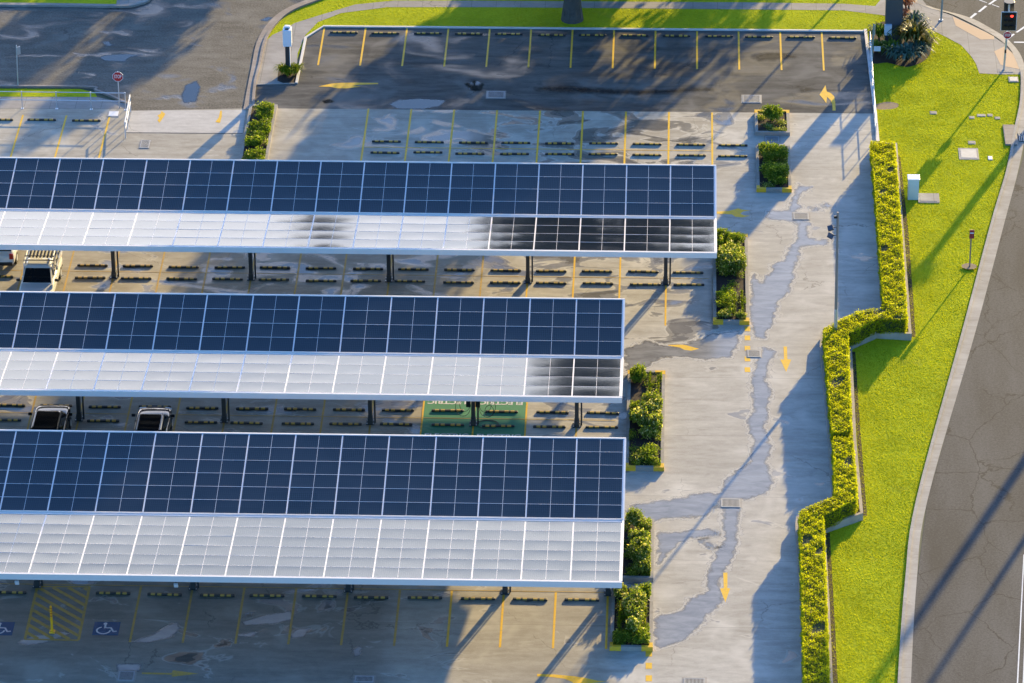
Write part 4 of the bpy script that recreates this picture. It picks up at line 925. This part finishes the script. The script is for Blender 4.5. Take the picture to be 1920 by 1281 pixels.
hedge('clipped hedge from the white fence past the light pole to the gap', [(1632, 264), (1678, 264), (1690, 420), (1702, 598), (1644, 597), (1591, 626), (1594, 720), (1598, 808), (1560, 810), (1553, 740), (1543, 616), (1575, 599), (1610, 582), (1656, 576), (1645, 420)], 1.3, 1)
hedge('clipped hedge nearest the camera, from the gap down past the second corner', [(1561, 821), (1599, 819), (1605, 880), (1609, 933), (1545, 966), (1549, 1080), (1556, 1290), (1561, 1400), (1511, 1400), (1507, 1281), (1502, 1080), (1498, 957), (1530, 942), (1564, 930)], 1.3, 2)
# ------------------------------------------------------------------ grass
def grass(name, poly, dens, excl, z, seed, L=.036):
    g = np.random.default_rng(seed); xs = [p[0] for p in poly]; ys = [p[1] for p in poly]; bx = (max(min(xs), -45), min(max(xs), 24), max(min(ys), -24), min(max(ys), 60))
    N = int((bx[1]-bx[0])*(bx[3]-bx[2])*dens); X = g.uniform(bx[0], bx[1], N); Y = g.uniform(bx[2], bx[3], N); k = inpoly(poly, X, Y)
    for e in excl: k &= ~inpoly(e, X, Y)
    d = (np.sin(X*1.7+np.sin(Y*1.1)*2)+np.sin(Y*2.3+np.sin(X*1.9)*1.5)+g.normal(0, 1.6, N)) > -2.9; k &= d
    X, Y = X[k], Y[k]; n = len(X); a = g.uniform(0, 6.28, n); l = L*g.uniform(.5, 1.35, n); w_ = .022*g.uniform(.7, 1.4, n); le = g.normal(0, .45, (n, 2))*l[:, None]
    b = np.stack([X, Y, np.full(n, z)], 1); s_ = np.stack([np.cos(a)*w_, np.sin(a)*w_, 0*a], 1)
    tip = b+np.column_stack([le, l]); V = np.stack([b-s_, b+s_, tip], 1).reshape(-1, 3)
    return struct(raw_mesh(name, V, np.arange(3*n).reshape(n, 3), [L_grass]), 'stuff')
PITS = {'pit': PX([(1796, 278), (1837, 278), (1837, 300), (1796, 300)]), 'pad': PX([(1716, 362), (1762, 362), (1762, 382), (1716, 382)])}
PBED = smoothline(PX([(1629, 62), (1645, 44), (1690, 38), (1728, 48), (1746, 78), (1744, 100), (1730, 116), (1700, 126), (1664, 118), (1632, 116), (1629, 62)]), 4)[:-1]
DIRT = smoothline(PX([(1642, 196), (1664, 191), (1684, 195), (1680, 203), (1655, 206), (1640, 203), (1642, 196)]), 4)[:-1]
grass('grass', LAWN, 420, [RB, PBED, PITS['pit'], PITS['pad'], DIRT], .0, 1)
grass('grass', VERGE, 150, [PATH, PBED], .006, 2)
grass('grass', PX([(-20, 166), (150, 167), (178, 174), (182, 182), (-20, 181)]), 150, [], .004, 3)
struct(MB().poly(PBED, .0145, M_soil).build('mulch_bed')); struct(MB().poly(DIRT, .0065, M_earth).build('bare_patch'))
struct(strip(PX([(1684, 292), (1700, 440), (1713, 632)]), .22, 0, .012, M_soil).build('soil_edge'))
struct(strip(PX([(1600, 660), (1609, 800), (1622, 968)]), .2, 0, .012, M_soil).build('soil_edge'))
struct(strip(PX([(1551, 1000), (1562, 1200), (1566, 1290)]), .25, 0, .012, M_soil).build('soil_edge'))
# ------------------------------------------------------------------ grates, pits, lids
def grate(label, px, py, wpx, hpx, z=.006, rim=None, bars=14, group='drain grates set in the paving'):
    a = G(px-wpx/2, py-hpx/2); b = G(px+wpx/2, py+hpx/2); c = G(px, py); Wd, D = abs(b.x-a.x), abs(a.y-b.y)
    t = thing('drain_grate', label, 'drain', (c.x, c.y, z), 0, group); t['_o'] = (0, 0, 0)
    m = MB(); m.box((0, 0, .004), (Wd+.16, D+.16, .006), rim or M_kerb); m.build('surround', t)
    m = MB(); m.box((0, 0, .009), (Wd-.02, D-.02, .006), M_pit); m.build('pit', t)
    m = MB(); f = .05
    for s_ in (1, -1): m.box((0, s_*(D/2-f/2), .018), (Wd, f, .022), M_grate); m.box((s_*(Wd/2-f/2), 0, .018), (f, D-2*f-.004, .022), M_grate)
    for k in range(bars): m.box((-Wd/2+f+(Wd-2*f)*(k+.5)/bars, 0, .017), ((Wd-2*f)/bars*.5, D-2*f-.004, .018), M_grate)
    m.build('grating', t)
grate('drain grate in wet asphalt left of centre, below the bay lines', 930, 178, 31, 13, .002)
grate('drain grate in the asphalt beyond the small square planter', 1409, 186, 34, 14, .002)
grate('long drain grate between the two short planters', 1448, 262, 26, 11)
grate('drain grate on the driveway beside the light pole', 1502, 406, 29, 13)
grate('drain grate beside the yellow dashes and straight arrow', 1414, 664, 25, 13)
grate('drain grate on the driveway right of the middle planter', 1370, 944, 36, 16)
grate('drain grate at the foot of the pale ramp', 272, 271, 14, 15)
grate('drain grate in shaded concrete beside the faded yellow arrow', 237, 1268, 26, 18)
grate('drain grate at the bottom edge in shaded concrete left of centre', 683, 1274, 34, 12)
grate('drain grate at the bottom edge right of the yellow dashes', 1302, 1278, 40, 12)
def lid(label, px, py, wpx, hpx, mat, rim=M_kerb, name='pit_lid', h=.03):
    a = G(px-wpx/2, py-hpx/2); b = G(px+wpx/2, py+hpx/2); c = G(px, py); Wd, D = abs(b.x-a.x), abs(a.y-b.y)
    t = thing(name, label, 'pit lid', (c.x, c.y, 0), 0); t['_o'] = (0, 0, 0)
    m = MB(); m.box((0, 0, h/2), (Wd, D, h), rim); m.build('surround', t, bevel=.01)
    m = MB(); m.box((0, 0, h+.006), (Wd*.78, D*.74, .012), mat); m.build('cover', t, bevel=.004)
lid('large square steel pit lid in the lawn', 1816, 289, 40, 22, M_grate, h=.025)
lid('small rectangular lid just above the large square lid', 1822, 268, 15, 6.5, M_kerb, h=.025)
lid('small white lid right of the large square lid', 1856.5, 297, 10, 8, M_whitep, h=.025)
lid('single small round lid in the lawn below the planting bed', 1750, 212, 14, 6, M_kerb, h=.025)
for px, py, nm in ((1822, 221, 'leftmost'), (1840, 217, 'widest middle'), (1856, 216.5, 'third'), (1870, 222, 'rightmost')): lid(f'{nm} of the four small lids in a row on the lawn', px, py, 11 if px != 1840 else 17, 5, M_kerb, h=.025)
lid('concrete pad with bolt lids beside the utility cabinet', 1741, 372.5, 42, 18, M_path, M_path, 'concrete_pad', .05)
lid('concrete meter pit at the kerb below the traffic light', 1900, 150, 20, 10, M_grate, M_path, h=.05)
lid('concrete slab under the traffic light post', 1886, 133, 34, 9, M_path, M_path, 'post_slab', .024)
t = thing('kerb_inlet', 'storm water kerb inlet with grate at the right picture edge', 'drain', G(1905, 255)[:]); t['_o'] = (0, 0, 0)
m = MB(); m.box((-.35, 0, .05), (.7, 2.6, .1), M_kerb_d); m.build('lintel', t, bevel=.03)
m = MB(); m.box((.62, -.2, .02), (1.0, 1.1, .03), M_pit); m.build('pit', t)
m = MB(); [m.box((.18+.11*k, -.2, .04), (.05, 1.1, .03), M_grate) for k in range(9)]; m.build('grating', t)
lid('square access cover beside the small white railing slab', 213, 214, 20, 12, M_whitesteel, M_kerb, 'access_cover', .02)
# ------------------------------------------------------------------ railings
def rail_fence(label, a, b, h, npost, mat, feet=True, name='railing'):
    a, b = Vector((*a, 0)), Vector((*b, 0)); t = thing(name, label, 'railing', a[:]); t['_o'] = (0, 0, 0); d = b-a
    for i in range(npost):
        p = d*(i/(npost-1)); m = MB(); m.tube(p, p+Vector((0, 0, h+.02)), .028, None, mat, 8)
        if feet: m.box((p.x, p.y, .012), (.16, .16, .02), mat)
        m.tube(p+Vector((0, 0, h-.03)), p+Vector((0, 0, h+.04)), .04, None, mat, 8); m.build('rail_post', t)
    for z in (h, h*.52):
        m = MB(); m.tube((0, 0, z), (d.x, d.y, z), .025, None, mat, 8); m.build('rail', t)
    return t
pa = G(-30, 202.5); pb = G(240, 205.5)
xs_ = [G(x, y) for x, y in ((42, 204), (108, 205), (171, 206))]
st = (xs_[2].x-xs_[0].x)/2
rail_fence('galvanised two bar railing along the footpath beside the stop sign', (xs_[0].x-2*st, xs_[0].y+.05), (xs_[0].x+3*st, xs_[0].y), 1.08, 6, M_steel)
# sloping white ramp rail
t = thing('railing', 'short white handrail running down beside the pale ramp', 'railing', G(240, 208)[:]); t['_o'] = (0, 0, 0)
p0 = G(243.5, 178, 1.1); p1 = G(234, 230, 1.0); base = Vector(t.location)
for dz in (0, -.45):
    m = MB(); m.tube(p0-base+Vector((0, 0, dz)), p1-base+Vector((0, 0, dz)), .035, None, M_whitesteel, 8); m.build('rail', t)
for f in (0, .33, .66, 1):
    q = p0+(p1-p0)*f-base; m = MB(); m.tube((q.x, q.y, 0), (q.x, q.y, q.z), .03, None, M_whitesteel, 8); m.build('rail_post', t)
a = G(1629, 92); b = G(1645, 264)
rail_fence('white two bar fence along the right edge of the asphalt lot', (a.x+.05, a.y), (b.x-.1, b.y), 1.1, 8, M_whitesteel, False, 'fence')
# ------------------------------------------------------------------ signs and poles
def octagon_sign(label, px, py, H, r, txt, name='stop_sign', post=M_steel):
    p = G(px, py); t = thing(name, label, 'sign', p[:]); t['_o'] = (0, 0, 0)
    m = MB(); m.tube((0, 0, 0), (0, 0, H), .03, None, post, 8); m.build('post', t)
    def octo(rr, y, d): return [(rr*math.cos(R_(22.5+45*i)), y, H-r+rr*math.sin(R_(22.5+45*i))) for i in range(8)]
    def plate(nm, rr, y0, y1, mat):
        mb = MB(); A, B = octo(rr, y0, 0), octo(rr, y1, 0); mb.add(A+B, [tuple(range(8)), tuple(range(15, 7, -1))]+[(i, 8+i, 8+(i+1) % 8, (i+1) % 8) for i in range(8)], mat); return mb.build(nm, t)
    plate('white_border', r, -.045, -.035, M_whitep); plate('sign_face', r*.92, -.051, -.0455, M_red)
    text_obj('lettering', txt, r*.95, M_whitep, Matrix.Translation((0, -.056, H-r)) @ Matrix.Rotation(math.pi/2, 4, 'X') @ Matrix.Diagonal((.58, 1.0, 1, 1)), t, .004)
    return t
octagon_sign('red octagonal stop sign on grey post beside the railing', 224, 203, 2.38, .33, 'STOP')
# street name sign at far left
p = G(34, 163); t = thing('street_sign', 'slim pole with small pale sign by the left road', 'sign', p[:]); t['_o'] = (0, 0, 0)
m = MB(); m.tube((0, 0, 0), (.05, 0, 2.7), .03, None, M_steel, 8); m.build('post', t); m = MB(); m.box((.15, 0, 2.35), (.3, .03, .5), M_steel, rz=.9); m.build('sign_plate', t)
# small red sign on the lawn
p = G(1817, 502); t = thing('lawn_sign', 'small red sign on a brown post in the lawn by the kerb', 'sign', p[:]); t['_o'] = (0, 0, 0)
m = MB(); m.box((.03, 0, 1.15), (.07, .07, 2.3), simple('weathered_post', (.22, .17, .14), .7)); m.build('post', t)
m = MB(); m.box((.06, -.06, 2.08), (.26, .05, .52), simple('dark_red_sign', (.28, .03, .035), .5)); m.build('sign_plate', t)
m = MB(); m.box((.06, -.09, 2.16), (.2, .012, .06), M_whitep); m.build('white_bar', t)
struct(MB().poly([(p.x+.42*math.cos(a), p.y+.36*math.sin(a)) for a in np.linspace(0, 6.28, 13)[:-1]], .09, M_earth).build('bare_patch'))
# green post with plate
p = G(1635, 117); t = thing('marker_post', 'slim grey green post with small pale plate beside the pylon', 'post', p[:]); t['_o'] = (0, 0, 0)
m = MB(); m.tube((0, 0, 0), (.02, 0, 2.5), .05, .045, simple('grey_green_steel', (.2, .27, .24), .5), 10); m.tube((.1, .02, 1.7), (.1, .02, 2.45), .025, None, M_steel, 6); m.build('post', t)
m = MB(); m.box((.28, -.03, .9), (.4, .04, .3), M_box); m.build('sign_plate', t)
# pylon: slab leg, meter box, sign cabinet above the frame
p = G(1674, 80); PY = p; t = thing('pylon_sign', 'dark slab pylon sign standing in the corner planting bed', 'pylon', p[:]); t['_o'] = (0, 0, 0)
m = MB(); m.box((0, 0, 2.25), (1.02, .55, 4.5), M_pylon); m.build('leg', t, bevel=.02)
m = MB(); m.box((0, 0, 5.4), (2.3, .7, 1.8), M_pylon); m.build('sign_cabinet', t, bevel=.03)
m = MB(); m.box((-.33, -.38, 1.02), (.44, .22, .66), M_box); m.build('meter_box', t, bevel=.015)
# ticket column at the entry
p = G(540.5, 138); t = thing('entry_terminal', 'white boxy entry sign head on a dark square post', 'sign', p[:]); t['_o'] = (0, 0, 0)
m = MB(); m.box((0, 0, 1.0), (.26, .3, 2.0), M_dark); m.build('post', t); m = MB(); m.box((.145, -.02, .9), (.035, .28, 1.8), M_whitesteel); m.build('side_strip', t)
m = MB(); m.box((.02, 0, 2.4), (.5, .6, 1.05), M_whitep); m.build('housing', t, bevel=.02)
m = MB(); m.box((.02, .12, 2.99), (.34, .26, .13), M_whitep); m.build('cap', t, bevel=.02); m = MB(); m.box((.0, -.1, 2.935), (.2, .2, .03), M_black); m.build('hatch', t)
p2 = (p.x, p.y)
for k, (dx, dy, lab) in enumerate(((-.35, -.1, 'left of'), (.38, -.15, 'right of'), (0, -.45, 'in front of'))):
    t = thing('strap_plant', f'bright green strap leaf clump {lab} the entry sign post', 'plant', (p2[0]+dx, p2[1]+dy, .02)); t['_o'] = (0, 0, 0)
    strap(80, [(0, 0, 0), (.15, .1, 0)], .85, .05, L_yell, 'strap_leaves', t, (0, 0, 0), 70+k, .8)
struct(MB().poly(smoothline(PX([(520, 152), (524, 128), (540, 122), (556, 128), (554, 155), (535, 157), (520, 152)]), 4)[:-1], .0205, M_soil).build('mulch_bed'))
# light pole with two floodlights
p = G(1566, 655); t = thing('light_pole', 'tall grey light pole with two floodlights rising from the hedge corner', 'light pole', p[:]); t['_o'] = (0, 0, 0)
lean = Vector((-.012, 0, 0))
m = MB(); m.tube((0, 0, 0), (lean.x*2.4, 0, 2.4), .095, .09, M_steel, 12); m.build('base_sleeve', t)
m = MB(); m.tube((lean.x*2.4, 0, 2.4), (lean.x*8.1, 0, 8.1), .078, .058, M_pole, 12); m.build('pole', t)
for z, rx in ((7.2, -.35), (6.75, .55)):
    m = MB(); m.box((-.36+lean.x*z, -.02, z-.02), (.3, .3, .13), simple('floodlight_housing', (.07, .075, .1), .5), rx=.5, ry=rx); fl = m.build('floodlight', t, bevel=.02)
    m = MB(); m.tube((lean.x*z, 0, z), (-.3+lean.x*z, 0, z), .025, None, M_black, 6); m.build('bracket', fl)
m = MB(); m.box((-.12-.09, -.05, 7.85), (.16, .14, .12), M_black); m.build('sensor', t)
# traffic light
p = G(1882, 131.5); t = thing('traffic_light', 'traffic light showing red above a small stop sign at the corner', 'traffic light', p[:]); t['_o'] = (0, 0, 0)
m = MB(); m.tube((0, 0, 0), (.13, 0, 3.9), .062, .055, M_steel, 10); m.tube((.13, .06, 3.6), (.13, .06, 4.3), .06, None, M_steel, 10); m.build('pole', t)
m = MB(); m.box((.04, -.07, 1.25), (.1, .1, .2), M_black); m.build('push_button', t)
m = MB(); m.box((.14, -.16, 3.25), (.92, .03, 1.22), M_whitep); bk = m.build('backboard', t, bevel=.012)
m = MB(); m.box((.14, -.185, 3.25), (.86, .03, 1.16), M_black); m.build('board_face', bk)
for dx in (-.16, .16):
    for k, mm in enumerate((M_redlit if dx > 0 else M_red, M_black, M_black)):
        m = MB(); z = 3.62-.36*k; m.tube((.14+dx, -.21, z), (.14+dx, -.225, z), .085 if k or dx < 0 else .1, None, mm if not (dx < 0 and k == 0) else simple('unlit_red_lens', (.06, .008, .008), .3), 12); m.build('signal_lens', t)
        m = MB()
        for a0 in np.linspace(0, math.pi, 7)[:-1]:
            a1 = a0+math.pi/6; m.add([(.14+dx+.12*math.cos(a), yy, z+.12*math.sin(a)) for yy in (-.2, -.36) for a in (a0, a1)], [(0, 1, 3, 2)], M_black)
        m.build('visor', t)
m = MB(); m.box((.0, .28, 3.95), (.3, .2, .62), M_black); m.box((.28, .25, 3.95), (.3, .2, .62), M_black); m.tube((.14, .2, 4.3), (.14, .2, 4.36), .34, None, M_black, 12); m.build('rear_signal', t, bevel=.03)
so_ = octagon_sign('tmp', 1882, 131.5, 2.55, .25, 'STOP', 'stop_plate')
for ch in list(so_.children):
    if ch.name.startswith('post'): bpy.data.objects.remove(ch)
    else:
        ch.parent = t; ch.location = ch.location+Vector((.11, -.03, 0))
bpy.data.objects.remove(so_)
# corner pole whose foot shows at the top edge
p = G(1764.5, 38.5); t = thing('signal_pole', 'grey green pole on the footpath cut by the top edge', 'pole', p[:]); t['_o'] = (0, 0, 0)
m = MB(); m.tube((0, 0, 0), (.06, 0, 3.6), .062, .055, simple('green_grey_pole', (.25, .3, .28), .5), 10); m.tube((0, 0, 0), (0, 0, .06), .13, None, M_steel, 10); m.build('pole', t)
m = MB(); m.box((.06, -.12, 3.2), (.8, .2, 1.2), M_black); m.build('signal_head', t)
# utility cabinet
p = G(1711.5, 372); t = thing('utility_cabinet', 'pale blue green utility cabinet standing on the lawn beside the hedge', 'cabinet', p[:]); t['_o'] = (0, 0, 0)
m = MB(); m.box((0, 0, .65), (.6, .5, 1.26), M_cab); m.build('cabinet', t, bevel=.01)
m = MB(); m.box((0, 0, 1.31), (.68, .66, .06), M_whitep); m.build('lid', t, bevel=.01); m = MB(); m.box((.02, -.256, .7), (.52, .012, 1.0), M_cab); m.build('door', t, bevel=.004)
# yellow flexible bollard
p = G(98, 1186); t = thing('bollard', 'yellow flexible bollard with orange bands in the hatched zone', 'bollard', p[:]); t['_o'] = (0, 0, 0)
m = MB(); m.box((0, 0, .05), (.26, .26, .09), M_bollard); m.build('base', t, bevel=.02); m = MB(); m.tube((0, 0, .09), (0, 0, 1.48), .062, .055, M_bollard, 12); m.build('tube', t)
for z in (.92, 1.06, 1.20, 1.34): m = MB(); m.tube((0, 0, z), (0, 0, z+.045), .066, None, M_orange, 12); m.build('band', t)
# ------------------------------------------------------------------ planting round the pylon
def rosette(name, label, px, py, n, L, wd, mat, seed, spread=1.0, z=.05, h=0):
    p = G(px, py); t = thing(name, label, 'plant', (p.x, p.y, z)); t['_o'] = (0, 0, 0)
    if h:
        m = MB(); m.tube((0, 0, 0), (0, 0, h), .09, .06, M_bark, 8); m.build('stem', t)
    strap(n, [(0, 0, h)], L, wd, mat, 'strap_leaves', t, (0, 0, 0), seed, spread); return t
for i, (px, py, L, mat, nm, lab, h) in enumerate([
    (1716, 92, 1.15, L_palm, 'cordyline', 'bronze green spiky plant spreading right of the pylon foot', .5),
    (1698, 88, 1.0, L_palm, 'cordyline', 'green spiky plant close to the right side of the pylon', .3),
    (1682, 112, .85, L_agave, 'agave', 'blue green agave at the front left of the planting bed', 0),
    (1700, 114, .95, L_agave, 'agave', 'large blue green agave at the front middle of the planting bed', 0),
    (1722, 106, .85, L_agave, 'agave', 'pale edged agave at the right front of the planting bed', 0),
    (1672, 104, .75, L_green, 'leafy_plant', 'dark green clump in front of the pylon foot', .1),
    (1648, 78, .8, L_green, 'leafy_plant', 'dark green clump left of the pylon, behind the slim post', .2),
    (1712, 62, .95, L_agave, 'agave', 'blue green agave behind the bronze spiky plant', .3),
    (1733, 96, .7, L_palm, 'cordyline', 'low bronze plant on the right edge of the planting bed', .2),
    (1645, 96, .6, L_green, 'leafy_plant', 'low green clump at the left edge of the planting bed', 0)]):
    rosette(nm, lab, px, py, 110, L*1.35, .13, mat, 200+i, 1.0, .05, h)
for i, (px, py, h, lab) in enumerate([(1691, 60, 1.35, 'tall orange bromeliad beside the pylon'), (1697, 48, 1.7, 'tallest pink orange bromeliad beyond the pylon'), (1703, 40, 1.5, 'pale orange bromeliad at the back of the bed')]):
    rosette('bromeliad', lab, px, py, 80, .75, .1, L_brom, 240+i, .9, .05, h*.7)
# ------------------------------------------------------------------ trees (most stand beyond the picture and cast its long shadows)
def tree(name, label, x, y, H, cr, trunk_r, blobs, n, size, seed, flare=1.4, cat='tree', group=None):
    t = thing(name, label, cat, (x, y, 0), 0, group); t['_o'] = (0, 0, 0); g = random.Random(seed)
    m = MB(); hb = min(b[2] for b in blobs)
    pts = [(0, 0, -.05, trunk_r*flare), (0, 0, .5, trunk_r*1.12), (.05, .02, hb*.6, trunk_r*.95), (.0, .05, hb+.6, trunk_r*.8)]
    for a, b in zip(pts, pts[1:]): m.tube(a[:3], b[:3], a[3], b[3], M_bark, 14, False)
    if trunk_r > .4:
        for k in range(9):
            a = k*.7+.2; m.tube((trunk_r*1.22*math.cos(a), trunk_r*1.22*math.sin(a), -.05), (trunk_r*.85*math.cos(a), trunk_r*.85*math.sin(a), 1.6), .09, .05, M_bark, 6, False)
    m.build('trunk', t, smooth=True)
    m = MB(); top = (0, .05, hb+.5)
    for b in blobs: m.tube(top, (b[0]*.85, b[1]*.85, b[2]), trunk_r*.38, trunk_r*.08, M_bark, 7, False)
    m.build('limbs', t, smooth=True)
    vol = sum(b[3]*b[4]*b[5] for b in blobs); P = []
    for k, b in enumerate(blobs): P.append(blob(int(n*b[3]*b[4]*b[5]/vol)+50, b[:3], b[3:6], .42, .3, seed*31+k))
    leaves('crown', np.concatenate(P), size, L_tree, t, flat=.7, aspect=.6); return t
# wide fig whose trunk foot shows at the top edge
fb = []
g = random.Random(5)
for zc, rad, nb in ((6.2, 8.2, 9), (8.6, 8.4, 10), (11.2, 7.4, 9), (13.4, 6.6, 8), (15.6, 4.6, 6), (18.0, 2.8, 4), (20.2, 1.0, 2)):
    for k in range(nb):
        a = 6.283*k/nb+zc; q = rad*g.uniform(.45, .8)
        yy = q*math.sin(a); lift = max(0, -yy-1.5)*.55 if zc < 9 else 0
        fb.append((q*math.cos(a)+.8, yy, zc+lift+g.uniform(-.4, .4), g.uniform(2.1, 2.9), g.uniform(2.1, 2.9), g.uniform(1.4, 1.9)))
fb += [(7.6, .5, 12.6, 2.7, 2.7, 1.8), (8.6, -.4, 10.6, 2.6, 2.6, 1.6), (6.4, .8, 14.2, 2.3, 2.3, 1.6)]
fp = G(1073, 37)
tree('fig_tree', 'broad grey tree trunk on the grass verge at the top edge', fp.x, fp.y, 21, 9, .5, fb, 15000, .55, 3)
def round_tree(label, x, y, H, r, seed, n=2500, low=.3):
    g = random.Random(seed); bl = [(g.uniform(-.55, .55)*r, g.uniform(-.55, .55)*r, H*g.uniform(low+.12, .8), r*g.uniform(.45, .62), r*g.uniform(.45, .62), H*g.uniform(.13, .2)) for k in range(9)]+[(0, 0, H*.86, r*.4, r*.4, H*.14)]
    return tree('street_tree', label, x, y, H, r, .3, bl, n, .5, seed, group='street trees beyond the top edge')
for x, y, H, r, sd, n_, lab in ((-6.3, 70, 11, 3.6, 61, 7000, 'dense street tree, leftmost of the middle group'), (-1.8, 74, 12, 4.8, 62, 11000, 'dense street tree, second of the middle group'), (2.4, 71, 12, 4.6, 68, 10000, 'dense street tree, third of the middle group'), (8.0, 72, 10, 3.6, 63, 2600, 'sparse street tree, rightmost of the middle group'),
        (13.2, 78, 8.5, 2.6, 64, 700, 'thin street tree standing apart to the right'), (-18.6, 82, 10.5, 4.6, 65, 10000, 'dense tree beyond the access road, first of the left group'), (-24.5, 85, 11, 4.6, 66, 8000, 'dense tree beyond the access road, second of the left group'), (-30.5, 83, 11, 4.6, 69, 8000, 'dense tree beyond the access road, third of the left group'), (-36.5, 86, 11, 4.8, 67, 8000, 'dense tree beyond the access road, fourth of the left group'), (-43, 84, 11, 4.8, 70, 7000, 'dense tree beyond the access road, leftmost of all')):
    round_tree(lab, x, y, H, r, sd, n_, -.02)
tree('slim_tree', 'tallest slim tree rising behind the left group', -24, 85, 22.5, 2, .25, [(0, 0, 12, 2.2, 2.2, 2.2), (.5, .2, 15, 2.2, 2.2, 2), (-.3, 0, 18, 2.2, 2.2, 2), (.2, 0, 20.6, 1.7, 1.7, 1.8)], 3000, .45, 81)
def palm(label, x, y, H, r, nl, L, seed):
    t = thing('palm_tree', label, 'palm', (x, y, 0), 0, 'palms along the main road'); t['_o'] = (0, 0, 0)
    m = MB()
    for k in range(8): m.tube((0, 0, H*k/8-.05), (.04*math.sin(k), 0, H*(k+1)/8), r*(1.15-.04*k), r*(1.1-.04*k), M_bark, 10, False)
    m.build('trunk', t, smooth=True)
    strap(nl, [(0, 0, H-.2)], L, .4, L_tree, 'crown', t, (0, 0, 0), seed, 1.1)
SV = Vector((math.sin(SUN_AZ), math.cos(SUN_AZ)))
def upsun(px, py, d): p = G(px, py); return p.x+SV.x*d, p.y+SV.y*d
for px, py, d, H, r, sd, lab in ((1902, 890, 32, 16, .26, 91, 'tall open gum tree beyond the main road casting the broad road shadow'), (1921, 1010, 30, 16, .17, 92, 'tall slender gum tree beyond the main road'), (1990, 760, 30, 16, .12, 93, 'thinnest gum tree beyond the main road')):
    x, y = upsun(px, py, d); g = random.Random(sd)
    tree('gum_tree', lab, x, y, H, 3, r, [(g.uniform(-2.2, 2.2), g.uniform(-2.2, 2.2), H*g.uniform(.8, .98), 1.3, 1.3, .9) for k in range(8)], 900, .35, sd, 1.2, 'tree', 'gum trees beyond the main road')
palm('short palm at the road corner casting its shadow across the lawn', *upsun(1897, 286, 13), 5.6, .26, 30, 1.5, 3)
x, y = upsun(1897, 286, 13)
struct(MB().prism([(x+1.3*math.cos(a), y+1.3*math.sin(a)) for a in np.linspace(0, 6.283, 17)[:-1]], -.01, .1, M_kerb).build('traffic_island'))
sheet('verge', PX([(2185, 640), (2110, 1281), (2060, 1480), (2900, 1480), (2900, 200), (2330, 202), (2262, 292)]), M_lawn, .0)
x, y = upsun(1565, 8, 9)
t = thing('street_light', 'thin street light beyond the verge', 'street light', (x, y, 0)); t['_o'] = (0, 0, 0)
m = MB(); m.tube((0, 0, 0), (0, 0, 7), .09, .06, M_steel, 10); m.build('pole', t); m = MB(); m.box((.5, 0, 7), (1.1, .12, .1), M_steel); m.build('arm', t); m = MB(); m.box((1.0, 0, 6.93), (.5, .2, .1), M_whitep); m.build('lamp_head', t)
